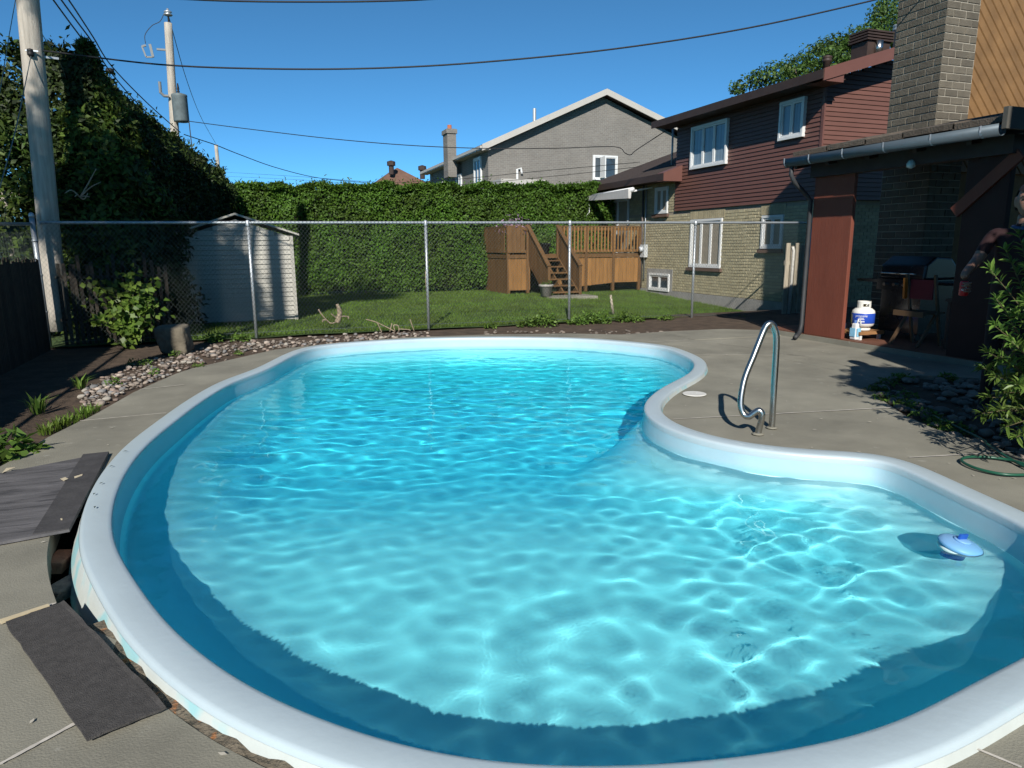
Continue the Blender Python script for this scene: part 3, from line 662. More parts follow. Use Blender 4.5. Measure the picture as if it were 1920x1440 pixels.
# ---- brown hip roof far away
bh_ = thing('brown_roof_house', 'far house showing only its brown hipped roof above the hedge', 'house', (12.7, 63, -.5))
MB().box(9.4, 16.6, 60.5, 68, -.5, 5.6).build('wall', mat('far_brick', (.30, .2, .15), .9), bh_)
BR = mat('brown_shingle', (.15, .085, .06), .95, .25, 2, .4, 20)
MB().add([(8.9, 60, 5.6), (17.1, 60, 5.6), (17.1, 68.5, 5.6), (8.9, 68.5, 5.6), (12.65, 62.8, 8.2), (12.65, 66, 8.2)], [(0, 1, 4), (1, 2, 5, 4), (2, 3, 5), (3, 0, 4, 5), (3, 2, 1, 0)]).build('roof', BR, bh_)
MB().add([(13.4, 59.3, 5.6), (17.6, 59.3, 5.6), (15.4, 60.5, 7.15), (15.4, 64, 7.15), (13.4, 64, 5.6), (17.6, 64, 5.6)], [(0, 1, 2), (1, 5, 3, 2), (4, 0, 2, 3), (0, 4, 5, 1)]).build('front_gable', BR, bh_)
for u, z in ((11.9, 7.5), (14.6, 7.2)): MB().lathe((u, 61.6, z), [(.22, 0), (.22, .7), (.36, .72), (.36, 1.05), (.05, 1.15)], 10).build('roof_vent', DKBRN, bh_)
MB().lathe((15.0, 58.5, 5.9), [(.02, 0), (.45, .25), (.5, .7), (.42, .9)], 12).build('satellite_dish', GTRIM, bh_)

# ------------------------------------------------------------------ own house: chimney, cedar wall, roofed patio
oh = thing('patio_house', 'house with grey brick chimney and diagonal cedar cladding beside the pool', 'house', (11, 9, 0))
CU0, CU1, CW0, CW1 = 9.6, 10.24, 7.91, 8.76
chm = MB().box(CU0, CU1, CW0, CW1, 0, 6.2).build('chimney', GMORT, oh)
bricks(chm, 'u', CU0, CW0-.008, CW1, .02, 6.1, .255, .107, .012, GBR, 170, -1, sort=lambda t: abs(t[2]-3.6))
bricks(chm, 'w', CW0, CU0-.006, CU1, .02, 6.1, .255, .107, .012, GBR, 130, -1, sort=lambda t: abs(t[2]-3.6))
MB().box(CU1-.01, CU1+.022, CW0+.02, CW0+.06, 2.6, 6.2).build('caulk_strip', mat('caulk', (.62, .60, .56), .8, .2, 20), oh)
MB().box(CU1, 15.5, CW0+.10, CW1-.01, 0, 6.2).build('wall', mat('cedar_dark', (.20, .12, .05), .8), oh)
pw, wy = .135, CW0+.055                                 # diagonal cedar boards clipped to the wall
for k in range(-14, 46):
    c0 = k*pw*math.sqrt(2)
    # band between lines z = -(x-CU1) + c0 + 2.2
    poly = [(CU1+.02, 2.5), (14.0, 2.5), (14.0, 6.2), (CU1+.02, 6.2)]
    def clip(poly, f):
        out = []
        for i in range(len(poly)):
            a, b = poly[i-1], poly[i]; fa, fb = f(a), f(b)
            if (fa >= 0) != (fb >= 0): t = fa/(fa-fb); out.append((a[0]+(b[0]-a[0])*t, a[1]+(b[1]-a[1])*t))
            if fb >= 0: out.append(b)
        return out
    s = lambda p: (p[1]+p[0]-CU1)-c0-2.0
    poly = clip(clip(poly, lambda p: s(p)-.002), lambda p: pw*math.sqrt(2)-.002-s(p))
    if len(poly) >= 3:
        o = MB().prism([(x, wy, z) for x, z in poly], (0, .055, 0)).build('plank', CEDARW, oh); bevel(o, .014, 1, 30)
PAV = 0.08
pt = MB().box(7.95, 16, 2.3, 9.4, -.1, PAV).build('patio_floor', mat('patio_paint', (.15, .062, .036), .7, .3, 3, .1, 30)); tag(pt, 'red-brown painted patio floor under the roof', kind='structure')
o = MB().box(7.93, 7.95, 2.3, 9.4, -.1, PAV-.01).build('patio_kerb', CONC, pt)
pv = thing('patio_roof', 'low patio roof with grey gutter on red-stained plank posts', 'patio roof', (8.5, 7, 0))
prf = MB().hexa([(7.66, 5.42, 2.62), (9.58, 5.42, 3.0), (9.58, 8.52, 3.0), (7.66, 8.52, 2.62), (7.66, 5.42, 2.70), (9.58, 5.42, 3.08), (9.58, 8.52, 3.08), (7.66, 8.52, 2.70)]).build('roof', DKBRN, pv)
MB().hexa([(9.59, 5.42, 3.0), (13.5, 5.42, 3.7), (13.5, 7.88, 3.7), (9.59, 7.88, 3.0), (9.59, 5.42, 3.08), (13.5, 5.42, 3.78), (13.5, 7.88, 3.78), (9.59, 7.88, 3.08)]).build('roof_panel', DKBRN, prf)
w = 5.40; k = 0                                         # roofing tiles whose ends show above the gutter
TILE = mat('roof_tile', (.105, .085, .065), .95, .3, 8, .6, 50, objrand=.15)
while w < 8.35:
    L = .62+.06*math.sin(k*2.3); dz = .012*(k % 2)
    MB().hexa([(7.60, w, 2.70+dz), (8.4, w, 2.86+dz), (8.4, w+L+.02, 2.86+dz), (7.60, w+L+.02, 2.70+dz), (7.60, w, 2.765+dz), (8.4, w, 2.925+dz), (8.4, w+L+.02, 2.925+dz), (7.60, w+L+.02, 2.765+dz)]).build('roof_tile', TILE, prf); w += L; k += 1
V = []; pr = [(-.075, .065), (-.075, .0), (-.06, -.035), (-.03, -.055), (.005, -.055), (.035, -.035), (.05, 0), (.05, .065)]
V = [(7.56+a, 5.42, 2.61+b) for a, b in pr]+[(7.56+a, 8.62, 2.61+b) for a, b in pr]
gt = MB().add(V, [(i, i+1, i+9, i+8) for i in range(7)]).build('gutter', GUTT, pv, True); sd = gt.modifiers.new('t', 'SOLIDIFY'); sd.thickness = .004
for w in (5.6, 6.2, 6.85, 7.5, 8.1, 8.58): 
    V = [(7.56+a*1.06-.002, w, 2.61+b*1.06) for a, b in pr]+[(7.56+a*1.06-.002, w+.022, 2.61+b*1.06) for a, b in pr]
    MB().add(V, [(i, i+1, i+9, i+8) for i in range(7)]).build('bracket', mat('bracket', (.38, .40, .42), .5), gt)
MB().tube([(7.56, 8.52, 2.58), (7.56, 8.52, 2.44), (7.62, 8.51, 2.34), (7.80, 8.50, 2.20), (7.93, 8.49, 2.08), (7.935, 8.49, .22), (7.88, 8.46, .10), (7.78, 8.40, .06), (7.70, 8.36, .04)], .033, 10).build('downspout', mat('downspout_dark', (.035, .037, .04), .6), pv, True)
MB().box(7.90, 16, 5.36, 5.415, 2.55, 2.98).box(7.52, 7.899, 5.362, 5.413, 2.62, 2.84).build('fascia', mat('fascia_grey', (.085, .08, .068), .8, .2, 4), pv)
MB().box(7.86, 8.04, 5.5, 8.46, 2.40, 2.60).build('beam', DKBRN, pv)
for w in (5.9, 6.6, 7.3, 8.0, 8.6): MB().bar((7.7, w, 2.58), (9.55, w, 2.95), .06, .10).build('rafter', DKBRN, pv)
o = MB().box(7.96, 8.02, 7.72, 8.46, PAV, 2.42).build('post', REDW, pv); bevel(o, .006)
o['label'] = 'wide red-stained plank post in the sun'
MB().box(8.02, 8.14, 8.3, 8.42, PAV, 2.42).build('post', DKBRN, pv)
o = MB().box(7.96, 8.04, 5.56, 6.08, PAV, 2.42).build('post', mat('red_stain_shade', (.035, .014, .011), .8, .2, 4), pv); bevel(o, .006)  # same red stain as the sunny post, its shade put into the colour
o = MB().bar((7.94, 6.16, 1.80), (7.94, 5.46, 2.40), .04, .14, up=(0, .65, .75)).build('diagonal_board', REDW, pv)  # red strip running diagonally past the second post
# string of patio lamp under the eave
MB().lathe((7.85, 6.75, 2.36), [(.01, 0), (.05, .02), (.055, .06), (.03, .1), (.01, .11)], 12).build('eave_lamp', mat('lamp_glass', (.4, .5, .5), .1), pv, True)

# ---- things under the patio roof
tk = thing('propane_tank', 'white propane tank with blue wrap on a low wooden stand', 'gas tank', (8.34, 7.72, PAV+.12))
TW = mat('tank_white', (.74, .73, .68), .35, .06, 4); TB = mat('tank_blue', (.02, .07, .42), .35, .15, 6); 
c = (8.34, 7.72, PAV+.12)
MB().lathe(c, [(.10, 0), (.11, .0), (.11, .03), (.06, .035), (.11, .045), (.148, .075), (.155, .11), (.155, .25), (.148, .285), (.11, .318), (.04, .333), (.01, .335)], 28).build('tank_body', TW, tk, True)
MB().lathe(c, [(.1562, .105), (.1572, .107), (.1572, .248), (.1562, .25)], 28).build('wrap', TB, tk, True)
m = MB()
for j in range(20):
    a0, a1 = 2*math.pi*j/20, 2*math.pi*(j+1)/20
    hole = j in (12, 13, 14, 16, 18)
    for z0, z1 in ([(.31, .345), (.385, .42)] if hole else [(.31, .42)]):
        q = [(c[0]+.092*math.cos(a), c[1]+.092*math.sin(a), c[2]+z) for z in (z0, z1) for a in (a0, a1)]
        q2 = [(c[0]+.086*math.cos(a), c[1]+.086*math.sin(a), c[2]+z) for z in (z0, z1) for a in (a0, a1)]
        m.add(q+q2, [(0, 1, 3, 2), (4, 6, 7, 5), (0, 4, 5, 1), (2, 3, 7, 6), (0, 2, 6, 4), (1, 5, 7, 3)])
m.build('collar', TW, tk)
MB().lathe((c[0], c[1], c[2]+.335), [(.025, 0), (.025, .03), (.035, .035), (.035, .05), (.01, .055)], 10).build('valve', mat('brass', (.5, .36, .12), .3, metal=.9), tk)
# lettering of the blue wrap
WT = mat('label_white', (.75, .76, .78), .5)
def wraptext(txt, zc, size, ang, parent, cc, R):
    cu = bpy.data.curves.new('t', 'FONT'); cu.body = txt; cu.size = size; cu.align_x = 'CENTER'; ob = bpy.data.objects.new('t', cu); COL.objects.link(ob)
    me = bpy.data.meshes.new_from_object(ob.evaluated_get(bpy.context.evaluated_depsgraph_get())); bpy.data.objects.remove(ob)
    for v in me.vertices:
        a = ang+v.co.x/R; v.co = (cc[0]+R*math.cos(a), cc[1]+R*math.sin(a), cc[2]+zc+v.co.y)
    me.materials.clear(); me.materials.append(WT); return link('lettering', me, parent)
AF = math.atan2(-7.72, -8.34)-.15
wraptext('propane', .20, .05, AF, tk, c, .159)
for z, h, w0 in ((.178, .009, .07), (.160, .009, .09), (.128, .012, .10)):
    m = MB(); N = 8
    P = [(c[0]+.159*math.cos(AF-w0/.159/2*(1-2*k/N)*1.0), c[1]+.159*math.sin(AF-w0/.159/2*(1-2*k/N)), c[2]+zz) for zz in (z, z+h) for k in range(N+1)]
    m.add(P, [(k, k+1, N+2+k, N+1+k) for k in range(N)]).build('text_line', WT, tk)
st = thing('tank_stand', 'low wooden stand under the propane tank', 'stand', (8.34, 7.72, PAV))
o = MB().box(8.10, 8.56, 7.52, 7.92, PAV+.075, PAV+.118).build('board', mat('stand_wood', (.30, .15, .06), .7, .25, 6), st)
for u, w in ((8.14, 7.56), (8.50, 7.56), (8.14, 7.88), (8.50, 7.88)): MB().box(u-.02, u+.02, w-.02, w+.02, PAV, PAV+.075).build('leg', WHITEP, st)
jg = thing('detergent_jug', 'white jug with pale blue label beside the red plank post', 'jug', (8.12, 7.62, PAV))
o = MB().hexa([(8.06, 7.56, PAV), (8.16, 7.56, PAV), (8.16, 7.68, PAV), (8.06, 7.68, PAV), (8.075, 7.575, PAV+.24), (8.145, 7.575, PAV+.24), (8.145, 7.665, PAV+.24), (8.075, 7.665, PAV+.24)]).build('body', WHITEP, jg); bevel(o, .02)
MB().box(8.053, 8.06, 7.575, 7.665, PAV+.05, PAV+.17).box(8.075, 8.145, 7.552, 7.558, PAV+.05, PAV+.17).build('label_patch', mat('jug_blue', (.25, .55, .75), .5), jg)
MB().tube([(8.11, 7.60, PAV+.23), (8.12, 7.585, PAV+.30), (8.13, 7.56, PAV+.27), (8.13, 7.555, PAV+.2)], .012, 8).build('handle', WHITEP, jg, True)
MB().lathe((8.11, 7.63, PAV+.24), [(.022, 0), (.022, .04), (.005, .042)], 10).build('cap', mat('cap_blue', (.1, .2, .5), .5), jg)
bx = thing('yellow_bag', 'yellow box behind the white jug and propane tank', 'box', (8.2, 8.0, PAV))
o = MB().box(8.10, 8.26, 7.95, 8.12, PAV, PAV+.36).build('carton', mat('yellow_card', (.65, .6, .03), .6), bx); bevel(o, .015)
o = MB().box(8.095, 8.265, 7.945, 8.125, PAV+.04, PAV+.2).build('band', mat('navy_card', (.02, .03, .06), .6), bx)
bg_ = thing('folded_tarpaulin', 'grey-white folded sheet standing behind the propane tank', 'tarpaulin', (8.4, 8.1, PAV))
o = MB().prism([(8.20, 8.25, PAV+.3), (8.40, 8.2, PAV+.40), (8.44, 8.2, PAV+.55), (8.30, 8.25, PAV+.86), (8.22, 8.26, PAV+.9)], (.06, .16, 0)).build('cover', mat('tarp', (.5, .52, .54), .6, .2, 5, .4, 15), bg_); bevel(o, .02, 3)
MB().bar((8.22, 8.28, PAV), (8.30, 8.3, PAV+.6), .04, .04).build('prop', DKBRN, bg_)
BB = mat('grill_black', (.018, .018, .02), .25, .1, 5, spec=.5)
bq = thing('barbecue', 'black gas barbecue in the shade of the patio roof', 'barbecue', (9.0, 7.55, PAV))
o = MB().prism([(8.72, 7.1, PAV+.86), (9.36, 7.1, PAV+.86), (9.36, 7.1, PAV+1.02), (9.22, 7.1, PAV+1.16), (8.92, 7.1, PAV+1.18), (8.74, 7.1, PAV+1.06)], (0, .75, 0)).build('lid', BB, bq); bevel(o, .03, 3)
o = MB().box(8.70, 9.36, 7.08, 7.86, PAV+.70, PAV+.855).build('firebox', BB, bq)
MB().box(8.74, 9.34, 7.14, 7.80, PAV+.1, PAV+.70).build('cabinet', BB, bq)
for w0, w1 in ((6.66, 7.07), (7.87, 8.25)): MB().box(8.72, 9.3, w0, w1, PAV+.80, PAV+.84).build('side_shelf', BB, bq)
MB().tube([(8.68, 7.2, PAV+.93), (8.64, 7.2, PAV+.94), (8.64, 7.75, PAV+.94), (8.68, 7.75, PAV+.93)], .012, 8).build('lid_handle', STAIN, bq, True)
for w in (7.22, 7.38, 7.54, 7.70): MB().tube([(8.70, w, PAV+.78), (8.66, w, PAV+.78)], .025, 10).build('knob', STAIN, bq)
for u in (8.78, 9.28):
    for w in (7.18, 7.76): MB().tube([(u, w-.02, PAV+.05), (u, w+.02, PAV+.05)], .05, 12).build('castor', BB, bq)
CH = mat('chair_wood', (.085, .05, .025), .6, .2, 6); CO = mat('chair_orange', (.42, .13, .012), .6); CR = mat('chair_red', (.12, .006, .014), .7, .1, 8)
cr = thing('folding_chair', 'wooden chair with orange and red cloth under the patio roof', 'chair', (8.45, 6.9, PAV))
for w in (6.68, 7.10):
    MB().bar((8.20, w, PAV), (8.52, w, PAV+.48), .03, .035).build('leg', CH, cr); MB().bar((8.62, w, PAV), (8.40, w, PAV+.95), .03, .035).build('leg', CH, cr)
MB().box(8.26, 8.62, 6.66, 7.12, PAV+.43, PAV+.46).build('seat', CH, cr); MB().box(8.225, 8.26, 6.66, 7.12, PAV+.40, PAV+.47).build('front_rail', CH, cr)
MB().bar((8.44, 6.72, PAV+.75), (8.44, 7.06, PAV+.75), .02, .26).build('backrest', CR, cr)
MB().bar((8.38, 7.09, PAV+.62), (8.36, 7.09, PAV+.90), .03, .05).build('cloth_strip', CO, cr)
tb = thing('patio_table', 'small dark patio table with crumpled paper, in deep shade', 'table', (8.7, 6.1, PAV))
MB().box(8.4, 9.1, 6.02, 6.5, PAV+.62, PAV+.655).build('table_top', DKBRN, tb)
for u in (8.44, 9.06):
    for w in (6.06, 6.46): MB().box(u-.02, u+.02, w-.02, w+.02, PAV, PAV+.62).build('leg', DKBRN, tb)
m = MB(); P = []
for i in range(7):
    for j in range(7): P.append((8.5+.05*i+rng.uniform(-.01, .01), 6.15+.045*j, PAV+.66+rng.uniform(0, .09)))
m.add(P, [(i*7+j, i*7+j+1, i*7+j+8, i*7+j+7) for i in range(6) for j in range(6)])
o = m.build('crumpled_paper', mat('paper', (.55, .58, .58), .8)); tag(o, 'crumpled white paper on the dark patio table', 'paper')
# the house wing beside the viewer, which shades the patio
hw = thing('house_wing', 'gabled brick wing of the house beside the pool terrace, out of frame', 'house', (9, -2, 0))
WB = mat('wing_brick', (.30, .25, .17), .85, .2, 6, .3, 40)
MB().prism([(5.5, -6, 0), (12.5, -6, 0), (12.5, -6, 3.5), (9, -6, 4.93), (5.5, -6, 3.5)], (0, 8.05, 0)).build('wall', WB, hw); MB().box(6.12, 8.2, .9, 2.04, 3.3, 6.2).build('chimney', WB, hw)  # chimney block: unseen, added to keep the nearer patio post in shade

# ------------------------------------------------------------------ garden shed
sh = thing('garden_shed', 'pale metal garden shed with low gable roof behind the wire fence', 'shed', (-.2, 15.5, 0))
S0, S1, SW, SB = -1.28, .80, 14.7, 16.6
def shz(u): return 2.05-abs(u+.22)*.335
MB().prism([(S0+.02, SW+.03, .0), (S1-.02, SW+.03, .0), (S1-.02, SW+.03, shz(S1)-.06), (-.22, SW+.03, 1.98), (S0+.02, SW+.03, shz(S0)-.06)], (0, SB-SW-.03, 0)).build('frame', mat('shed_core', (.25, .25, .23), .8), sh)
z = .02; hb = .092
while z < 1.97:
    u0, u1 = S0, S1
    if z+hb > shz(S1)-.05: u1 = min(S1, -.22+(2.0-(z+hb))/.335); u0 = max(S0, -.22-(2.0-(z+hb))/.335)
    if u1-u0 > .1: MB().hexa([(u0, SW, z), (u1, SW, z), (u1, SW+.04, z), (u0, SW+.04, z), (u0, SW+.02, z+hb-.006), (u1, SW+.02, z+hb-.006), (u1, SW+.04, z+hb-.006), (u0, SW+.04, z+hb-.006)]).build('siding_board', METALP, sh)
    z += hb
MB().box(S1-.04, S1+.02, SW-.012, SW+.05, .0, shz(S1)-.04).build('corner_trim', METALP, sh)
MB().box(S1-.02, S1+.005, SW+.05, SB, .02, shz(S1)-.05).build('side_wall', METALP, sh)
MB().add([(-.22, SW-.06, 2.06), (S1+.14, SW-.06, shz(S1+.14)+.01), (S1+.14, SB+.06, shz(S1+.14)+.01), (-.22, SB+.06, 2.06), (-.22, SW-.06, 2.10), (S1+.14, SW-.06, shz(S1+.14)+.045), (S1+.14, SB+.06, shz(S1+.14)+.045), (-.22, SB+.06, 2.10)], [(0, 1, 2, 3), (4, 7, 6, 5), (0, 4, 5, 1), (1, 5, 6, 2), (2, 6, 7, 3), (3, 7, 4, 0)]).build('roof_panel', METALP, sh)
MB().add([(-.221, SW-.06, 2.06), (S0-.12, SW-.06, shz(S0-.12)+.01), (S0-.12, SB+.06, shz(S0-.12)+.01), (-.221, SB+.06, 2.06), (-.221, SW-.06, 2.10), (S0-.12, SW-.06, shz(S0-.12)+.045), (S0-.12, SB+.06, shz(S0-.12)+.045), (-.221, SB+.06, 2.10)], [(0, 1, 2, 3), (4, 7, 6, 5), (0, 4, 5, 1), (1, 5, 6, 2), (2, 6, 7, 3), (3, 7, 4, 0)]).build('roof_panel', METALP, sh)

# ------------------------------------------------------------------ chain link fences
def gz(u): return -.03-.2*max(0, min(1, (u-7)/4))
FW = 12.2
fn = thing('chain_link_fence', 'galvanised chain-link fence with round top rail across the back of the garden', 'fence', (4, FW, 0))
ftop = lambda u: 1.825+.0045*(u+3)
MB().tube([(u, FW, ftop(u)) for u in np.linspace(-2.86, 11.55, 12)], .024, 10).build('top_rail', GALV, fn, True)
for i, u in enumerate((.0, 2.92, 5.70, 8.50, 11.5)):
    p = MB().tube([(u, FW, gz(u)-.1), (u, FW, ftop(u)-.02)], .026, 10).build('post', GALV, fn, True)
    MB().lathe((u, FW, ftop(u)-.06), [(.031, 0), (.033, .02), (.033, .085), (.02, .10), (.005, .105)], 10).build('post_cap', GALV, p, True)
MB().tube([(-2.86, FW, .06), (3, FW, .07), (8, FW, .02), (11.5, FW, -.1)], .004, 5).build('tension_wire', WIRE, fn)
def chain(parent, a0, a1, zb, zt, pt, name='wire_mesh', wire=.0017, pitch=.062):
    V = []; Fc = []
    H_ = zt-zb
    def w3(p, q, off):
        p, q = np.array(p), np.array(q); d = (q-p)/np.linalg.norm(q-p); s = np.cross(d, [0, 0, 1.0]); s = s/np.linalg.norm(s); t = np.cross(s, d); k = len(V)
        for c in (p, q):
            for an in (0, 2.094, 4.189): V.append(c+(s*math.cos(an)+t*math.sin(an))*wire)
        for j in range(3): Fc.append((k+j, k+(j+1) % 3, k+3+(j+1) % 3, k+3+j))
    for sgn in (1, -1):
        t = a0-H_
        while t < a1+H_:
            s0, s1 = t, t+H_*.82
            lo, hi = (zb, zt) if sgn > 0 else (zt, zb)
            f0 = max(0, (a0-s0)/(s1-s0)); f1 = min(1, (a1-s0)/(s1-s0))
            if f1 > f0+.02:
                # break into pieces with a slight weave
                n = 3
                for m_ in range(n):
                    g0, g1 = f0+(f1-f0)*m_/n, f0+(f1-f0)*(m_+1)/n
                    w3(pt(s0+(s1-s0)*g0, lo+(hi-lo)*g0, .002*sgn), pt(s0+(s1-s0)*g1, lo+(hi-lo)*g1, .002*sgn), 0)
            t += pitch
    o = fast_mesh(name, V, Fc, WIRE, parent); o['kind'] = 'stuff'; return o
chain(fn, -2.9, 11.45, .03, 1.87, lambda s, z, k: (s, FW-.03+k, z-.12*max(0, min(1, (s-7)/4))*(1-z/1.9)))
FU = -2.97
fl = thing('side_wire_fence', 'shaded chain-link side fence lined with dark slats at the garden corner', 'fence', (FU, 9, 0))
MB().tube([(FU, w, 1.80+.03*(w-12)) for w in (3, 6, 9, 12.15)], .024, 10).build('top_rail', GALV, fl, True)
cpost = MB().tube([(FU+.02, FW, -.1), (FU+.02, FW, 1.92)], .036, 12).build('corner_post', GALV, fl, True)
MB().lathe((FU+.02, FW, 1.90), [(.04, 0), (.04, .03), (.03, .06), (.005, .075)], 12).build('post_cap', GALV, cpost, True)
for z in (.5, 1.05, 1.55): MB().lathe((FU+.02, FW, z), [(.042, 0), (.044, .015), (.042, .03)], 12).build('clamp', GALV, cpost, True)
for w in (6.0, 9.1): MB().tube([(FU, w, -.1), (FU, w, 1.75)], .026, 10).build('post', GALV, fl, True)
chain(fl, 3.0, 12.2, .03, 1.78, lambda s, z, k: (FU+.03+k, s, z))
SL = mat('lath_dark', (.045, .037, .028), .95, .35, 8, .4, 60, objrand=.3)
w = 5.0
while w < 12.08:
    h = 1.30+rng.uniform(-.04, .05); MB().box(FU+.05, FU+.062, w, w+.052, -.04, h).build('slat', SL, fl); w += .06
lt = thing('lath_fence', 'old upright wooden laths standing behind the wire fence corner', 'fence', (-2.1, 12.4, 0))
u = -2.78
while u < -1.28:
    h = 1.28+rng.uniform(-.14, .10); q = rng.uniform(-.04, .04)
    MB().hexa([(u, 12.36, -.04), (u+.048, 12.36, -.04), (u+.048, 12.375, -.04), (u, 12.375, -.04), (u+q, 12.36, h), (u+q+.048, 12.36, h), (u+q+.048, 12.375, h), (u+q, 12.375, h)]).build('lath', SL, lt); u += rng.choice((.075, .085, .11))
for z in (.35, 1.0): MB().box(-2.8, -1.25, 12.378, 12.40, z, z+.04).build('cross_bar', SL, lt)
# weathered picket gate by the red post
GP = mat('picket_grey', (.33, .29, .22), .95, .3, 7, .5, 40, stretch=(4, 4, .5), objrand=.2)
gt_ = thing('picket_gate', 'weathered grey picket panel beside the red plank post', 'gate', (11.0, 12.0, -.2))
for k, (u, ww, h) in enumerate(((10.70, .10, 1.46), (10.83, .07, 1.40), (10.95, .10, 1.46), (11.09, .09, 1.42), (11.22, .10, 1.47))):
    MB().box(u, u+ww, 12.04, 12.065, -.25, h).build('picket', GP, gt_)
for z in (.28, 1.0): MB().box(10.70, 11.33, 12.067, 12.10, z, z+.09).build('cross_rail', GP, gt_)
MB().tube([(10.86, 12.02, -.25), (10.87, 12.02, 1.30), (10.84, 12.02, 1.38)], .03, 8).build('latch_post', mat('birch', (.55, .53, .48), .9, .3, 20), gt_, True)

# ------------------------------------------------------------------ utility poles
def pole(name, label, p, q, r0_, r1_):
    t = thing(name, label, 'utility pole', (p[0], p[1], p[2])); n = 24; path = []; rs = []
    for i in range(n+1): f = i/n; path.append(Vector(p).lerp(Vector(q), f)); rs.append(r0_+(r1_-r0_)*f)
    MB().tube(path, rs, 20).build('shaft', POLEW, t, True); return t
p1 = pole('utility_pole', 'weathered wooden utility pole close by, at the fence corner', tuple(W(109, 620, 12.6)), (W(57, 0, 12.6).x-.0+.13, 12.6, 9.3), .152, .138)
eb = W(58, 100, 12.45); 
MB().lathe((eb.x, 12.43, eb.z-.05), [(.02, 0), (.045, .02), (.045, .05), (.03, .06), (.045, .07), (.04, .1), (.01, .11)], 10).build('insulator', BLACK, p1, True)
MB().bar((eb.x-.06, 12.43, eb.z+.03), (eb.x+.1, 12.43, eb.z+.03), .02, .02).build('bolt_bracket', GALV, p1)
MB().bar((eb.x+.05, 12.6, eb.z), (eb.x+.3, 12.66, eb.z), .03, .03).build('side_bracket', GALV, p1)
def cable(name, label, pts, r, n=6, mt=BLACK, group=None, sub=6):
    o = MB().tube(catmull(pts, sub), r, n).build(name, mt, None, True); tag(o, label, 'cable', group); return o
P2 = (-2.22, 28.0)
p2 = pole('utility_pole', 'wooden utility pole with grey transformer behind the dark hedge', (-2.35, 28, -.5), (-2.03, 28, 8.95), .17, .125)
tc = W(335, 205, 27.75); tzt, tzb = W(335, 178, 27.75).z, W(335, 230, 27.75).z
tf = MB().lathe((tc.x+.06, 27.7, tzb), [(.02, 0), (.24, .02), (.25, .06), (.25, tzt-tzb-.08), (.26, tzt-tzb-.05), (.25, tzt-tzb), (.05, tzt-tzb+.06)], 18).build('transformer', mat('transformer_grey', (.12, .15, .155), .6), p2, True)
MB().lathe((tc.x+.05, 27.62, tzt), [(.06, 0), (.03, .05), (.05, .08), (.03, .12), (.045, .16), (.02, .35)], 8).build('bushing', BLACK, tf, True)
MB().bar((tc.x+.30, 27.6, tzb+.05), (tc.x+.33, 27.6, tzb-1.5), .03, .03).build('down_lead', BLACK, tf)
ar = W(300, 162, 27.8); MB().tube([(ar.x, 27.8, ar.z+.15), (ar.x, 27.8, ar.z-.2), (ar.x+.1, 27.8, ar.z-.3), (ar.x+.25, 27.8, ar.z-.3)], .05, 8).build('arrester', DULL, p2)
it = W(315, 25, 28); MB().tube([(it.x-.01, 28, it.z-.5), (it.x, 28, it.z+.1)], .03, 6).build('pin', BLACK, p2)
MB().lathe((it.x, 28, it.z-.1), [(.03, 0), (.13, .03), (.15, .06), (.07, .09), (.12, .12), (.13, .15), (.04, .2), (.03, .25)], 12).build('top_insulator', GALV, p2, True)
q0 = W(303, 93, 28); MB().bar((q0.x+.2, 28, q0.z), (q0.x-.15, 28, q0.z), .06, .06).build('cutout_arm', DULL, p2)
fr = MB(); c1, c2, c3, c4 = [W(*t, 28) for t in ((266, 87), (281, 83), (287, 107), (274, 107))]
fr.bar(c1, c4, .05, .05).bar(c2, c3, .08, .08); fr.bar(c4, c3, .05, .05).bar(c1, (c1+c2)/2, .06, .06); fr.build('fuse_cutout', DULL, p2)
MB().tube(catmull([W(*t, 28) for t in ((273, 82), (272, 65), (285, 48), (300, 40), (308, 24))], 5), .012, 5).build('jumper', BLACK, p2)
p3 = pole('utility_pole', 'far wooden utility pole just showing above the hedge', (-2.05, 70, -.5), (-2.12, 70, 10.45), .2, .15)
# cables
tops = [(W(62, -52, 13.2), ((100, 0, 15), (130, 41, 16.4), (160, 82, 18), (200, 143, 20.8), (262, 213, 24.5), (345, 285, 28))),
        (W(77, -52, 13.2), ((115, 0, 15), (145, 41, 16.4), (175, 82, 18), (208, 136, 20.8), (270, 206, 24.5), (342, 267, 28))),
        (W(92, -52, 13.2), ((129, 0, 15), (151, 33, 16.4), (175, 70, 18), (211, 126, 20.8), (278, 195, 24.5), (338, 248, 28)))]
for k, (a, b) in enumerate(tops):
    cable('line_cable', ('lowest', 'middle', 'uppermost')[k]+' of the three black line cables between the near pole and the transformer pole', [a]+[W(*t) for t in b], .016, group='line cables between the poles')
for k, (x, y) in enumerate(((206, 133), (207, 152))):
    c = W(x, y, 20.8); o = MB().lathe((c.x, c.y, c.z-.07), [(.02, 0), (.09, .02), (.10, .07), (.09, .12), (.02, .14)], 10).build('cable_splice', BLACK, None, True); tag(o, ('upper' if k == 0 else 'lower')+' black splice block on the line cables over the hedge', 'splice')
cable('service_cable', 'long black cable sagging across the sky to the patio house', [tuple(W(80, 95, 12.6))]+[W(*t) for t in ((105, 98, 12.4), (300, 121, 11.4), (500, 129, 10.7), (700, 128, 10.3), (900, 117, 9.9), (1150, 92, 9.4), (1400, 53, 8.9), (1640, 0, 8.4), (1800, -42, 8.1))], .012)
cable('upper_cable', 'black cable grazing the top edge of the sky', [W(*t) for t in ((150, -14, 11.7), (340, -2, 11.3), (460, 2.5, 11), (600, 3.5, 10.7), (720, 2, 10.4), (830, -3, 10.1), (1100, -22, 9.5))], .012)
mast = Vector((12.25, 18.95, 4.95))
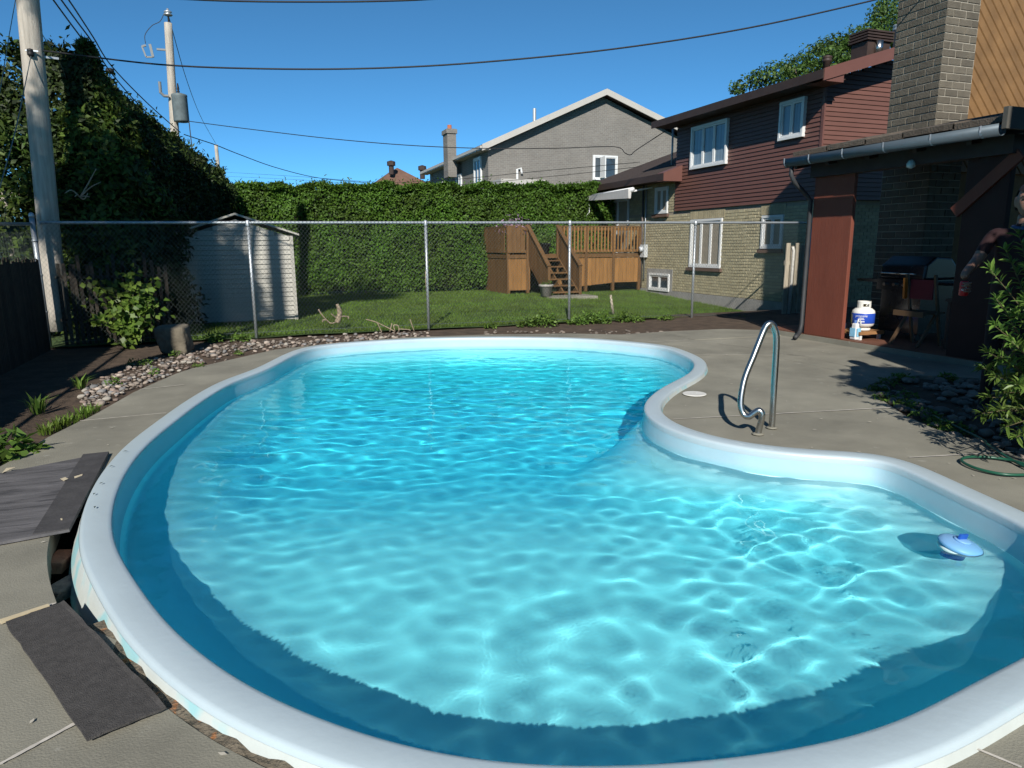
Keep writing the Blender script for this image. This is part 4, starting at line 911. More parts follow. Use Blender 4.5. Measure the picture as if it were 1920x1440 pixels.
cable('house_drop_cable', 'black service cable from the transformer pole to the brick house mast', [W(*t) for t in ((345, 226, 27.9), (420, 236, 26.9), (500, 246, 25.9), (620, 260, 24.4), (760, 272, 22.8), (900, 278, 21.4), (1040, 278, 20.3), (1150, 275, 19.4), (1172, 287, 19.15), (1183, 290, 19.0), (1195, 280, 18.95))]+[mast], .014)
cable('drooping_cable', 'thin cable drooping from the transformer pole towards the back hedge', [W(*t) for t in ((345, 252, 28), (375, 262, 29), (405, 272, 30), (450, 290, 32), (520, 315, 35), (600, 334, 39), (690, 343, 44))], .016)
cable('low_cable', 'thin cable running low above the back hedge past the grey house', [W(*t) for t in ((410, 322, 69), (560, 331, 45), (700, 341, 32), (830, 338, 26), (1000, 322, 22.5), (1200, 304, 19))], .009)
cable('second_low_cable', 'lowest thin cable above the back hedge, ending at the house mast', [W(*t) for t in ((412, 330, 69), (560, 337, 45), (700, 347, 32), (850, 347, 26), (1050, 329, 22), (1203, 312, 19))], .008)
cable('mast_lead', 'thin lead from the top of the transformer pole down to the far pole', [W(*t) for t in ((316, 30, 28), (350, 150, 38), (378, 222, 50), (405, 270, 69.8))], .014)
GUY = mat('guy_wire', (.22, .25, .24), .5, metal=.6)
cable('guy_wire', 'slanting steel guy wire in front of the near pole', [W(58, 105, 12.42), W(30, 240, 11.5), W(0, 350, 10.6), W(-40, 500, 10.1)], .007, mt=GUY)
cable('outer_guy_wire', 'steel guy wire at the far left of the sky', [W(29, 0, 11.3), W(14, 85, 11.1), W(0, 170, 10.9), W(-30, 340, 10.6)], .005, mt=GUY)
cable('pole_tie_wire', 'short thin wire from the near pole into the cedars', [W(78, 62, 12.65), W(100, 100, 12.9), W(114, 122, 13.1), W(125, 150, 13.4)], .006, mt=GUY)

# ------------------------------------------------------------------ hedges and trees
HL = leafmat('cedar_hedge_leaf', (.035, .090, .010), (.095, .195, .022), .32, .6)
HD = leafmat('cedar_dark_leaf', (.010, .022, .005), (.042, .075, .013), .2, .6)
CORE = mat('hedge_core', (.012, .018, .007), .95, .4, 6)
hb = thing('back_hedge', 'tall clipped cedar hedge in the sun behind the lawn', 'hedge', (5.5, 22.6, 0))
def hz(u): return 3.18+.022*(u+.5)+.10*vn(u, 0, 0, 2.1)
n = 46000
uu = nr.uniform(-1.2, 12.4, n); tt = nr.random(n)
zt = np.array([hz(x) for x in uu]); zz = tt**.95*zt
bul = np.array([.14*vn(a, b, 1.0, 1.2)+.05*vn(a, b, 4.0, 5) for a, b in zip(uu, zz)])
yy = 22.05+bul+nr.uniform(-.05, .10, n)+np.where(zz > zt-.25, (zz-zt+.25)*.7, 0)+np.where(zz < .25, .25-zz, 0)*.6
leaves('foliage', np.c_[uu, yy, zz], np.tile([0, -1.0, .35], (n, 1)), .085, .05, HL, hb, .1, .7, .35)
n = 16000; uu = nr.uniform(-1.2, 12.4, n); yy = 22.0+1.3*nr.random(n)**1.8; zz = np.array([hz(x) for x in uu])+nr.uniform(-.14, .04, n)+np.where(nr.random(n) < .03, nr.uniform(0, .22, n), 0)
leaves('top_growth', np.c_[uu, yy, zz], np.tile([0, -.2, 1.0], (n, 1)), .10, .05, HL, hb, .0, .8, .8)
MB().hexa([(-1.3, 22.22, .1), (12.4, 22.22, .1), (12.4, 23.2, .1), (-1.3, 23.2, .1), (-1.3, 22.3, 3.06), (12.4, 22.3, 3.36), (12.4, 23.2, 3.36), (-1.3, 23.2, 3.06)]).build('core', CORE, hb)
for u in (1.6, 3.4, 5.1, 6.6): MB().tube([(u, 22.5, -.05), (u+.05, 22.5, .6)], .05, 6).build('trunk', POLEW, hb)
# left hedge (its near face is turned away from the sun)
la, lb = Vector((-2.2, 13.4)), Vector((-.30, 22.0)); ldir = (lb-la).normalized(); lnor = Vector((ldir.y, -ldir.x))
hl = thing('side_hedge', 'tall dark cedar hedge receding along the poles', 'hedge', (-1.8, 17, 0))
LLen = (lb-la).length
def lz(s): f = s/LLen; return 4.55-1.05*min(1, f*1.05)**.8+.12*vn(s, 1, 0, 2)
n = 42000; s_ = nr.uniform(0, LLen+.5, n); zt = np.array([lz(a) for a in s_]); zz = nr.random(n)*zt
off = np.array([.16*vn(a, b, 2, 1.3) for a, b in zip(s_, zz)])+nr.uniform(-.1, .06, n)-np.where(zz > zt-.5, (zz-zt+.5)*.8, 0)
P = np.c_[la.x+ldir.x*s_+lnor.x*off, la.y+ldir.y*s_+lnor.y*off, zz]
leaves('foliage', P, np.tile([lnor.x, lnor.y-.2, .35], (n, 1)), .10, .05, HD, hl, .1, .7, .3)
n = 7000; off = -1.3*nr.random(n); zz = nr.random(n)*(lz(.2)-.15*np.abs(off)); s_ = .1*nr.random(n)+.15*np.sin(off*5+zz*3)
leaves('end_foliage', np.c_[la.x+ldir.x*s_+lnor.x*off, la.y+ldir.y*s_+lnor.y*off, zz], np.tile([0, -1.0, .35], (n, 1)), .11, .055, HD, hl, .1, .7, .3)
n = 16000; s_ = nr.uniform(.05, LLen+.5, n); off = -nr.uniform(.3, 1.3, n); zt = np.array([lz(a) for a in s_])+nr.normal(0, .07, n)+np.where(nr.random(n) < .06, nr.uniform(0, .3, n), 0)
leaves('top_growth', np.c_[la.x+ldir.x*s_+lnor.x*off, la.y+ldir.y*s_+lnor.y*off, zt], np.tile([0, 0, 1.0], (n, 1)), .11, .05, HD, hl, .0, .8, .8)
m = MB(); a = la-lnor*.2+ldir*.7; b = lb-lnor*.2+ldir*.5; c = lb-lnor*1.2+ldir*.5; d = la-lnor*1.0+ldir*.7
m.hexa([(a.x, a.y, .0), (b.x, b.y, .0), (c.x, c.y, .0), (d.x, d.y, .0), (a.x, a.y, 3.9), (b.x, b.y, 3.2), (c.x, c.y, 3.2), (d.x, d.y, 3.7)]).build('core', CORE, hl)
def cedar(name, label, c, h, r, n, lm, group=None, bare=0.0, sprigs=True):
    t = thing(name, label, 'tree', c, group)
    MB().tube([(c[0], c[1], c[2]-.1), (c[0]+.05, c[1], c[2]+h*.5), (c[0], c[1], c[2]+h*.97)], [.09, .06, .01], 8).build('trunk', POLEW, t, True)
    f = nr.random(n)**.8; ph = nr.uniform(0, 2*math.pi, n); z = bare+(h-bare)*f
    lump = 1+.22*np.sin(ph*3+z*4)+.14*np.sin(ph*7-z*7)
    rad = r*np.minimum(1, (1-f)*1.9+.04)*lump*np.sqrt(nr.uniform(.45, 1.0, n))
    P = np.c_[c[0]+rad*np.cos(ph), c[1]+rad*np.sin(ph), c[2]+z]
    N = np.c_[np.cos(ph), np.sin(ph), np.full(n, .5)]
    leaves('crown', P, N, .13, .055, lm, t, .1, .6, .3); return t
LC = leafmat('cedar_loose_leaf', (.016, .034, .006), (.085, .14, .022), .25, .6)
cedar('cedar_tree', 'loose cedar rising just behind the near utility pole', (-2.25, 13.75, 0), 4.7, .9, 15000, LC)
cedar('cedar_tree', 'cedar at the left edge, behind the near utility pole', (-3.75, 13.9, 0), 4.75, .95, 14000, LC)
cedar('cedar_tree', 'low feathery cedar between the pole and the side hedge', (-1.85, 13.7, 0), 3.2, .8, 11000, HD)
# dead twigs in the cedars
dt = thing('dead_branch', 'bare pale twigs sticking out of the cedar right of the near pole', 'branch', (-2.1, 12.6, 2))
for k in range(7):
    b0 = W(150, 370, 12.75); e = b0+Vector((rng.uniform(-.3, .35), rng.uniform(-.2, .1), rng.uniform(-.15, .45))); MB().tube(catmull([b0, b0.lerp(e, .5)+Vector((0, 0, rng.uniform(-.08, .08))), e], 4), [.014-.001*i for i in range(9)], 5).build('twig', mat('dead_wood', (.32, .26, .19), .9, .3, 10), dt, True)
# deciduous tree generator
def leafy(name, label, c, h, clumps, n, L, lm, trunk_r=.12, group=None):
    t = thing(name, label, 'tree', c, group); c = Vector(c)
    m = MB(); fork = c+Vector((0, 0, h*.45)); m.tube(catmull([c-Vector((0, 0, .2)), c+Vector((.06, .04, h*.25)), fork], 4), [trunk_r*(1-.05*i) for i in range(9)], 10)
    m.build('trunk', mat('bark', (.10, .08, .06), .95, .3, 8, .5, 40), t, True)
    for (p, r) in clumps:
        p = Vector(p); MB().tube(catmull([fork-Vector((0, 0, .2)), fork.lerp(p, .5)+Vector((0, 0, .2)), p], 4), [trunk_r*.5*(1-i*.1) for i in range(9)], 6).build('limb', MATS['bark'], t, True)
    tot = sum(r**2 for _, r in clumps); PP = []; NN = []
    for (p, r) in clumps:
        k = int(n*r*r/tot); d = _unit(nr.normal(0, 1, (k, 3))); rr = r*nr.uniform(.35, 1.0, k)**.6*(1+.3*np.sin(5*d[:, 0]+7*d[:, 2]))
        PP.append(np.array(p)+d*rr[:, None]*[1, 1, .8]); NN.append(d+[0, 0, .4])
    leaves('crown', np.concatenate(PP), np.concatenate(NN), L, L*.5, lm, t, .4, .7); return t
LD = leafmat('deciduous_leaf', (.035, .075, .018), (.09, .17, .035), .35)
cl = []
for x, y, r in ((1385, 165, .55), (1420, 150, .7), (1455, 140, .9), (1490, 128, .9), (1530, 108, 1.0), (1560, 90, .9), (1590, 105, 1.3), (1600, 80, 1.0), (1630, 75, 1.2), (1650, 35, .8), (1665, 10, .8), (1690, 60, 1.6), (1560, 120, 1.0), (1500, 150, 1.0)):
    cl.append((tuple(W(x, y, 26+rng.uniform(-1, 1))), r*.78))
leafy('leafy_tree', 'leafy tree rising behind the red-brown house roof', (25, 26, -.5), 9, cl, 11000, .17, LD, .25)
# trees out of frame to the left, whose shade falls on the shed and the border
cl = [((-4.75+a, 2.8, z), r) for a, z, r in ((-1.4, 9.3, .75), (-.85, 8.6, .6), (-1.1, 9.9, .6), (-.7, 9.3, .4), (-1.6, 10.2, .6), (-.55, 8.9, .3), (-1.9, 8.6, .6), (-.55, 8.15, .35), (-1.3, 7.8, .6), (-2.4, 9.6, .7), (.2, 12.6, 1.0), (-.6, 12.9, 1.0), (-1.6, 12.2, .9))]
leafy('shade_tree', 'tall tree beyond the side fence, out of frame, shading the shed', (-4.75, 2.8, 0), 27, cl, 15000, .16, LD, .19)
for k, (u, w, h, r) in enumerate(((-4.5, 5.0, 3.4, .9), (-4.4, 6.4, 3.1, .9), (-4.2, 7.7, 2.6, .85), (-4.1, 8.9, 2.3, .8), (-4.8, 3.6, 3.6, .9))):
    cedar('boundary_cedar', 'cedar of the row outside the side fence, out of frame', (u, w, 0), h, r, 4500, HD, 'cedars outside the side fence')
# neighbour's low roof at the left edge
nb = thing('neighbour_carport', 'pale sagging carport roof on a thin post beyond the side fence', 'carport', (-6.5, 17, 0))
a = W(0, 352, 16.0); b = W(58, 372, 16.0)
MB().hexa([(a.x-3, 15.8, a.z-.05), (b.x, 15.8, b.z-.03), (b.x, 19, b.z+.1), (a.x-3, 19, a.z+.2), (a.x-3, 15.8, a.z+.12), (b.x, 15.8, b.z+.12), (b.x, 19, b.z+.3), (a.x-3, 19, a.z+.4)]).build('roof', mat('carport_roof', (.50, .48, .44), .7, .3, 5), nb)
MB().box(a.x-3, b.x, 15.9, 18.9, a.z-.16, a.z-.06).build('underside', DKBRN, nb)
q = W(43, 400, 16.0); MB().tube([(q.x, 16.1, -.1), (q.x, 16.1, q.z+.35)], .03, 8).build('post', GALV, nb)
q0 = W(-40, 470, 20); q1 = W(62, 470, 20); MB().box(q0.x, q1.x, 20, 20.1, -.1, 1.75).build('white_wall', mat('white_wall', (.6, .6, .58), .8, .2, 4), nb)
for k, (x, y) in enumerate(((25, 320), (20, 450))):
    p = W(x, y, 14.2); leafy('garden_bush', ('upper' if k == 0 else 'lower')+' leafy bush beyond the side fence, left of the near pole', (p.x-.2, 14.2, 0), max(.8, p.z*.9), [((p.x+rng.gauss(0, .35), 14.2+rng.gauss(0, .25), p.z+rng.gauss(0, .25)), .33) for _ in range(6)], 1800, .07, LD, .04)

# ------------------------------------------------------------------ border: boulder, stones, plants
def rock_mesh(name, seed, sx, sy, sz, m_, sub=3, rough=.16, boxy=0.0):
    bm = bmesh.new(); bmesh.ops.create_icosphere(bm, subdivisions=sub, radius=1); rr = random.Random(seed); o1 = [rr.uniform(-9, 9) for _ in range(3)]
    for v in bm.verts:
        c = v.co.copy()
        if boxy:
            mx = max(abs(c.x), abs(c.y), abs(c.z)); c = c.lerp(c/mx*.86, boxy)
        k = 1+rough*vn(c.x+o1[0], c.y+o1[1], c.z+o1[2], 1.1)+rough*.3*vn(c.x+o1[2], c.y+o1[0], c.z, 3.3)
        v.co = Vector((c.x*k*sx, c.y*k*sy, c.z*k*sz))
    me = bpy.data.meshes.new(name); bm.to_mesh(me); bm.free(); me.materials.append(m_); me.polygons.foreach_set('use_smooth', [True]*len(me.polygons)); return me
o = link('boulder', rock_mesh('boulder', 5, .235, .20, .235, ROCK, 4, .10, .75)); o.location = (-1.10, 10.92, .17); o.rotation_euler = (.05, -.04, -.3); tag(o, 'squat brown boulder on the soil below the wire fence', 'boulder')
stm = [rock_mesh('river_stone', 20+k, 1, rng.uniform(.6, .95), rng.uniform(.38, .6), STONES[(0, 1, 2, 3, 0, 1, 0, 2)[k % 8]], 2, .2, .3*(k % 3 == 0)) for k in range(32)]
band = [(155, 742, 20), (200, 725, 26), (240, 706, 26), (285, 690, 24), (330, 676, 22), (380, 660, 16), (430, 650, 13), (490, 645, 12), (560, 640, 12), (640, 633, 9), (720, 628, 8), (800, 623, 7)]
spots = []
tries = 0
while len(spots) < 700 and tries < 60000:
    tries += 1
    k = int(rng.random()**1.25*(len(band)-1)); t = rng.random(); a, b = band[k], band[k+1]
    x = a[0]+(b[0]-a[0])*t; y = a[1]+(b[1]-a[1])*t; hw_ = a[2]+(b[2]-a[2])*t
    p = G(x+rng.uniform(-8, 8), y+rng.triangular(-1, 1, .1)*hw_, 0); r = min(.055, max(.014, rng.lognormvariate(-3.65, .38)))
    if inside(outer, p.x, p.y) or p.y > 12.1: continue
    if any((p.x-q[0])**2+(p.y-q[1])**2 < (.78*(r+q[2]))**2 for q in spots): continue
    spots.append((p.x, p.y, r))
spots.sort(key=lambda q: -q[2]/math.hypot(q[0], q[1]))
for i, (x, y, r) in enumerate(spots[:260]):
    o = link('river_stone', stm[i % 32]); o.location = (x, y, -.045+r*.3+.008); o.scale = (r, r, r); o.rotation_euler = (rng.uniform(-.3, .3), rng.uniform(-.3, .3), rng.uniform(0, 6.3))
    tag(o, 'rounded river stone in the pebble strip edging the paving', 'stone', 'river stones along the paving')
def stone_mass(name, label, sp):
    V = []; Fc = []; base = []
    for mm in stm: base.append((np.array([v.co for v in mm.vertices]), np.array([tuple(p.vertices) for p in mm.polygons])))
    for i, (x, y, z, r) in enumerate(sp):
        bv, bf = base[i % 32]; a = rng.uniform(0, 6.3); R = np.array([[math.cos(a), -math.sin(a), 0], [math.sin(a), math.cos(a), 0], [0, 0, 1]])
        k = sum(len(v) for v in V); V.append((bv*r)@R.T+[x, y, z]); Fc.append(bf+k)
    o = fast_mesh(name, np.concatenate(V), np.concatenate(Fc), STONE, None, True); tag(o, label, kind='stuff'); return o
def mass_fast(name, label, sp):
    return stone_mass(name, label, sp)
grit = [(x, y, -.03+r*.3, r) for x, y, r in spots[260:]]
for _ in range(260):
    k = rng.randrange(len(band)-1); t = rng.random(); a, b = band[k], band[k+1]; p = G(a[0]+(b[0]-a[0])*t, a[1]+(b[1]-a[1])*t+rng.gauss(0, 12), 0)
    if not inside(outer, p.x, p.y) and p.y < 12.1: grit.append((p.x, p.y, -.035, rng.uniform(.008, .02)))
for _ in range(60):
    p = G(rng.uniform(900, 1240), rng.uniform(616, 626), 0)
    if not inside(outer, p.x, p.y): grit.append((p.x, p.y, -.03, rng.uniform(.012, .045)))
mass_fast('gravel', 'small pebbles and grit scattered on the soil border', grit)
bed = []
bp = [Vector(p) for p in BED]
while len(bed) < 420:
    x, y = rng.uniform(4.75, 7.5), rng.uniform(2.6, 5.5)
    if inside(bp, x, y): bed.append((x, y, -.03+rng.uniform(0, .03), min(.07, rng.lognormvariate(-3.2, .35))))
mass_fast('bed_pebbles', 'grey pebbles filling the shaded planting bed', bed)
# weeds, tufts and plants
WL = leafmat('weed_leaf', (.05, .11, .02), (.15, .26, .05)); GL = leafmat('grass_blade', (.08, .15, .022), (.16, .27, .045), .4)
def tuft(name, label, c, n, r, h, lm, Wd=.012, cat='plant', group=None, out=.6):
    V = []; Fc = []; c = Vector(c)
    for i in range(n):
        a = rng.uniform(0, 6.283); q = r*math.sqrt(rng.random())*.6; b = c+Vector((q*math.cos(a), q*math.sin(a), 0)); hh = h*rng.uniform(.6, 1.1); d = Vector((math.cos(a+rng.uniform(-.5, .5)), math.sin(a), 0))*out*rng.uniform(.3, 1.1); s = Vector((-d.y, d.x, 0)).normalized()*Wd*rng.uniform(.6, 1.2)
        p1_ = b+d*hh*.3+Vector((0, 0, hh*.6)); p2_ = b+d*hh+Vector((0, 0, hh*rng.uniform(.65, 1.0))); k = len(V)
        V += [b-s*.6, b+s*.6, p1_+s, p1_-s, p2_, p2_]; Fc += [(k, k+1, k+2, k+3), (k+3, k+2, k+4, k+5)]
    o = fast_mesh(name, [tuple(v) for v in V], Fc, lm); tag(o, label, cat, group); return o
def bushlet(name, label, c, n, r, h, L, lm, cat='weed', group=None):
    ph = nr.uniform(0, 6.283, n); q = r*np.sqrt(nr.random(n)); P = np.c_[c[0]+q*np.cos(ph), c[1]+q*np.sin(ph), c[2]+h*nr.random(n)*(1-(q/r)**2*.7)]
    o = leaves(name, P, np.tile([0, -.2, 1.0], (n, 1)), L, L*.55, lm, None, .2, .6, .2); tag(o, label, cat, group); return o
p = G(70, 775, -.03); tuft('daylily', 'spiky green plant in the shaded border, nearer of two', p, 26, .1, .20, WL, .012, out=.7)
p = G(150, 728, -.03); tuft('daylily', 'spiky green plant beside the upper end of the pebble strip', p, 26, .1, .17, WL, .010, out=.8)
p = G(8, 862, -.03); bushlet('border_plant', 'broad-leaved green plant at the left edge of the paving', p, 150, .22, .2, .10, WL, 'plant')
for k, (x, y) in enumerate(((90, 812), (112, 802), (130, 794), (152, 783), (170, 774))):
    p = G(x, y, -.03); tuft('grass_tuft', 'short grass tuft growing along the edge of the paving', p, 60, .14, .10, GL, .006, group='grass tufts along the paving edge')
for k, (x, y) in enumerate(((215, 720), (248, 682), (275, 683), (288, 700), (372, 690), (450, 663), (328, 667))):
    p = G(x, y, -.02); bushlet('weed', 'small green weed among the river stones', p, 40, .08, .07, .04, WL, 'weed', 'weeds among the river stones')
fl_ = [(1020, 603, .28, .28, 330), (985, 606, .14, .16, 120), (1085, 607, .2, .17, 160), (1105, 598, .12, .3, 120), (1130, 606, .2, .26, 220), (1170, 605, .14, .22, 140), (1190, 609, .22, .14, 150), (1250, 607, .14, .14, 90), (1390, 607, .25, .12, 160), (920, 611, .12, .1, 60), (400, 622, .15, .15, 90), (448, 619, .15, .16, 90)]
FWL = ['large leafy weed clump at the fence foot, left of the post before the deck steps', 'small weed left of the large leafy clump at the fence foot', 'leafy weed just right of the fence post before the deck steps', 'slim upright weed between that fence post and the pale stake', 'bushy weed left of the pale stake at the fence foot', 'weed just right of the pale stake at the fence foot', 'low spreading weed right of the pale stake', 'small weed at the fence foot below the basement window', 'low weed at the fence foot near the picket gate', 'lone small weed at the fence foot below the wooden deck', 'weed beside the boulder at the fence foot', 'weed beside the fence post in front of the shed']
for k, (x, y, r, h, n) in enumerate(fl_):
    p = W(x, y, 11.95); bushlet('fence_weed', FWL[k], (p.x, 11.98, gz(p.x)), n, r, h, .065, WL, 'weed', 'weed clumps along the wire fence')
# bed edging plants on the right
for k, (x, y, n) in enumerate(((1645, 735, 120), (1665, 722, 70), (1690, 712, 90), (1660, 752, 60), (1700, 765, 110), (1735, 782, 80), (1760, 800, 60), (1778, 712, 90), (1700, 745, 40), (1790, 808, 60))):
    p = G(x, y, -.02); bushlet('edging_plant', 'low green ground-cover plant at the edge of the planting bed', p, n+30, .11, .08, .04, WL, 'plant', 'ground-cover along the planting bed')
# lawn grass: uncountable blades
n = 95000
gu = nr.uniform(-1.6, 12.0, n); gw = 12.25+9.8*nr.random(n)**1.3
keep = ~((gu > S0-.02) & (gu < S1+.02) & (gw > SW) & (gw < SB)) & ~((gu > 7.2) & (gw > 20.0)) & ~((gu > 7.75) & (gu < 9.2) & (gw > 17.75) & (gw < 18.6))
gu, gw = gu[keep], gw[keep]; n = len(gu); gzv = np.array([lawn_z(a, b) for a, b in zip(gu, gw)])
an = nr.uniform(0, 6.283, n); hh = nr.uniform(.025, .07, n); s = np.c_[np.cos(an), np.sin(an), np.zeros(n)]*.006; B = np.c_[gu, gw, gzv]
tip = B+np.c_[nr.normal(0, .02, n), nr.normal(0, .02, n), hh]
V = np.stack([B-s, B+s, tip], 1).reshape(-1, 3)
o = fast_mesh('grass', V, np.arange(3*n).reshape(n, 3), GL); tag(o, 'short green grass blades of the lawn', kind='stuff')
# bush left with round leaves
sb = thing('round_leaf_shrub', 'green shrub with rounded leaves in front of the lath fence', 'shrub', (-1.75, 11.7, 0))
SP = []; SN = []
for k in range(17):
    a = rng.uniform(0, 6.283); rr = rng.uniform(.1, .52); e = Vector((-1.76+rr*math.cos(a), 11.74+rr*.6*math.sin(a), rng.uniform(.45, 1.30)*(1.1-.5*rr)))
    pts = catmull([(-1.75, 11.75, -.05), (-1.75+.35*rr*math.cos(a), 11.75, e.z*.5), e], 5)
    MB().tube(pts, [.011-.0008*i for i in range(len(pts))], 5).build('stem', mat('stem_green', (.09, .10, .04), .8), sb, True)
    for q in range(46):
        p = pts[rng.randrange(3, len(pts))]; SP.append(tuple(p+Vector((rng.gauss(0, .075), rng.gauss(0, .06), rng.gauss(0, .06))))); SN.append((rng.uniform(-.6, .6), -.7, .8))
leaves('foliage', np.array(SP), np.array(SN), .10, .075, leafmat('round_leaf', (.04, .085, .014), (.15, .23, .045), .4, .4), sb, .5, .45)
# driftwood, stakes and twigs on the lawn edge
DW_ = mat('drift_wood', (.30, .24, .17), .95, .35, 14, .5, 60)
dr = thing('driftwood_stump', 'weathered branching root standing at the lawn edge', 'driftwood', (1.45, 12.6, 0))
MB().tube(catmull([W(632, 605, 12.6), W(635, 597, 12.6), W(637, 585, 12.6), W(632, 570, 12.6)], 4), [.045, .05, .05, .05, .05, .048, .045, .045, .045, .04, .035, .03, .025], 8).build('trunk', DW_, dr, True)
for pts in (((634, 602), (620, 606), (605, 592), (597, 580)), ((612, 600), (606, 600), (605, 604)), ((638, 594), (645, 593), (653, 594), (653, 598)), ((634, 598), (628, 594), (621, 588))):
    MB().tube(catmull([W(x, y, 12.58) for x, y in pts], 4), .013, 6).build('limb', DW_, dr, True)
tw = thing('fallen_twigs', 'dry forked twigs lying at the foot of the wire fence', 'twigs', (2.2, 12.0, 0))
for pts in (((686, 599), (705, 604), (730, 616), (741, 622)), ((708, 606), (713, 617), (716, 623)), ((731, 622), (735, 606)), ((741, 621), (738, 610), (747, 611), (748, 622)), ((748, 617), (765, 618), (770, 620)), ((769, 599), (772, 608), (777, 622))):
    MB().tube(catmull([W(x, y, 12.05) for x, y in pts], 3), .010, 5).build('twig', DW_, tw, True)
o = MB().tube([W(1145, 553, 12.9), W(1147, 570, 12.9), W(1150, 588, 12.9)], [.022, .03, .03], 7).build('stake', mat('bark_stake', (.42, .37, .28), .95, .5, 25), None, True); tag(o, 'pale broken stake standing in the lawn behind the wire fence', 'stake')
o = MB().tube([W(799, 508, 20.5), W(800, 545, 20.5)], .03, 7).build('survey_stake', mat('stake_pale', (.62, .5, .36), .8), None, True); tag(o, 'thin pale stake standing against the back hedge', 'stake')

# ------------------------------------------------------------------ pool furniture
hr = thing('pool_handrail', 'bent stainless steel handrail set in the paving by the pool', 'handrail', (3.7, 4.26, 0))
b2, b1 = G(1447, 803), G(1421, 815)
def rp(x, y, f): p = b1.lerp(b2, f); d = p.xy.length; rr = ray(x, y); h = rr.xy.length; t = d/h; return CAM+rr*t
top = rp(1446, 610, .9)
path = [b2+Vector((0, 0, -.05)), b2, b2.lerp(rp(1456, 640, 1.0), .5), rp(1456, 640, 1.0), rp(1452, 616, .97), rp(1446, 607, .92), rp(1438, 610, .85), rp(1430, 625, .78), rp(1413, 668, .55), rp(1398, 705, .35), rp(1391, 735, .2), rp(1389, 760, .1), rp(1394, 776, .05), rp(1404, 781, .0), rp(1416, 773, .0), rp(1424, 770, .0), rp(1429, 780, .0), b1+Vector((.01, .005, .03)), b1+Vector((0, 0, -.05))]
MB().tube(catmull(path, 6), .0245, 16).build('tube', STAIN, hr, True)
for b in (b1, b2): MB().lathe((b.x, b.y, .001), [(.028, 0), (.045, .003), (.045, .008), (.028, .013)], 18).build('collar', CONC, hr, True)
c = G(1302, 740); sk = thing('skimmer_lid', 'round white skimmer lid set flush in the paving', 'lid', (c.x, c.y, .004))
MB().lathe((c.x, c.y, .005), [(.115, 0), (.115, .006), (.11, .009), (.1, .009)], 32).build('cover', mat('lid_white', (.60, .59, .55), .7, .1, 5), sk, True)
MB().lathe((c.x, c.y, .014), [(.014, 0), (.012, .003), (.002, .004)], 12).build('screw_cap', mat('lid_grey', (.4, .4, .38), .7), sk)
c = G(1798, 1035, -.15); ft = thing('chlorine_floater', 'round blue and white chlorine dispenser floating on the water', 'floater', (c.x, c.y, WZ))
FB = mat('floater_blue', (.20, .40, .66), .45, .08); FBD = mat('floater_dark', (.02, .10, .45), .4); FWt = mat('floater_white', (.72, .72, .70), .4)
tilt = Matrix.Translation((c.x, c.y, WZ)) @ Matrix.Rotation(math.radians(9), 4, 'X') @ Matrix.Rotation(math.radians(8), 4, 'Y')
def tl(mb, name, m_, sm_=True):
    o = mb.build(name, m_, None, sm_); o.data.transform(tilt); return adopt(o, ft)
tl(MB().lathe((0, 0, .0), [(.098, -.002), (.108, .010), (.104, .022), (.085, .033), (.045, .040), (.01, .042)], 32), 'float_ring', FB)
tl(MB().lathe((0, 0, .0), [(.06, -.036), (.090, -.030), (.102, -.016), (.100, -.003), (.08, -.001)], 32), 'lower_ring', FWt)
tl(MB().lathe((0, 0, 0), [(.045, -.13), (.055, -.125), (.055, -.03), (.04, -.028)], 20), 'basket', FBD)
tl(MB().lathe((0, 0, .040), [(.042, 0), (.042, .006), (.036, .009), (.005, .01)], 24), 'cap', FB)
tl(MB().bar((-.03, .004, .062), (.03, .004, .062), .010, .030), 'cap_grip', FBD, False)
hs = [G(1835, 820, .02), G(1850, 832, .02), G(1880, 852, .02), G(1915, 872, .02), G(1945, 886, .02), G(1930, 890, .02), G(1880, 889, .02), G(1830, 878, .02), G(1803, 864, .02), G(1815, 857, .02), G(1850, 857, .02), G(1890, 862, .02), G(1925, 871, .03), G(1990, 890, .02)]
hs = [Vector((5.3, 4.1, .02))]+hs
o = MB().tube(catmull(hs, 8), .0095, 10).build('garden_hose', mat('hose_green', (.015, .085, .05), .35, .1), None, True); tag(o, 'loop of dark green garden hose lying on the paving', 'hose')
# boards on the left
PLY = mat('weathered_ply', (.115, .11, .112), .8, .45, 2.2, .25, 20, stretch=(1, 6, 1), spots=((.06, .058, .06), 3, .55))
bd = thing('plywood_sheet', 'weathered dark plywood sheet laid over the paving by the pool', 'board', (-1.3, 4.7, 0))
q = [Vector((-1.05, 5.47)), Vector((-1.95, 5.05)), Vector((-1.62, 3.84)), Vector((-.985, 3.97))]
o = MB().hexa([(a.x, a.y, .008) for a in q]+[(a.x, a.y, .022) for a in q]).build('sheet', PLY, bd)
e0, e1 = Vector((-1.05, 5.47)), Vector((-.985, 3.97)); d = (e0-e1).normalized(); s = Vector((-d.y, d.x))
MB().hexa([(e.x, e.y, .0225) for e in (e0, e0+s*.16, e1+s*.16, e1)]+[(e.x, e.y, .027) for e in (e0, e0+s*.16, e1+s*.16, e1)]).build('edge_strip', mat('ply_edge', (.06, .057, .057), .8, .3, 9, .2), bd)
SPL = mat('bare_wood_chip', (.55, .47, .33), .85, .2, 20)
for pts in (((3, 888), (12, 878), (31, 876), (18, 881)), ((113, 898), (122, 895), (128, 898), (120, 902)), ((139, 894), (155, 889), (154, 892), (140, 897)), ((113, 973), (117, 972), (117, 975), (114, 975))):
    P = [G(x, y, .0275) for x, y in pts]; P = [p+Vector((0, 0, .006)) if pts[0][0] > 100 and False else p for p in P]
    MB().prism(P, (0, 0, .002)).build('bare_patch', SPL, bd)
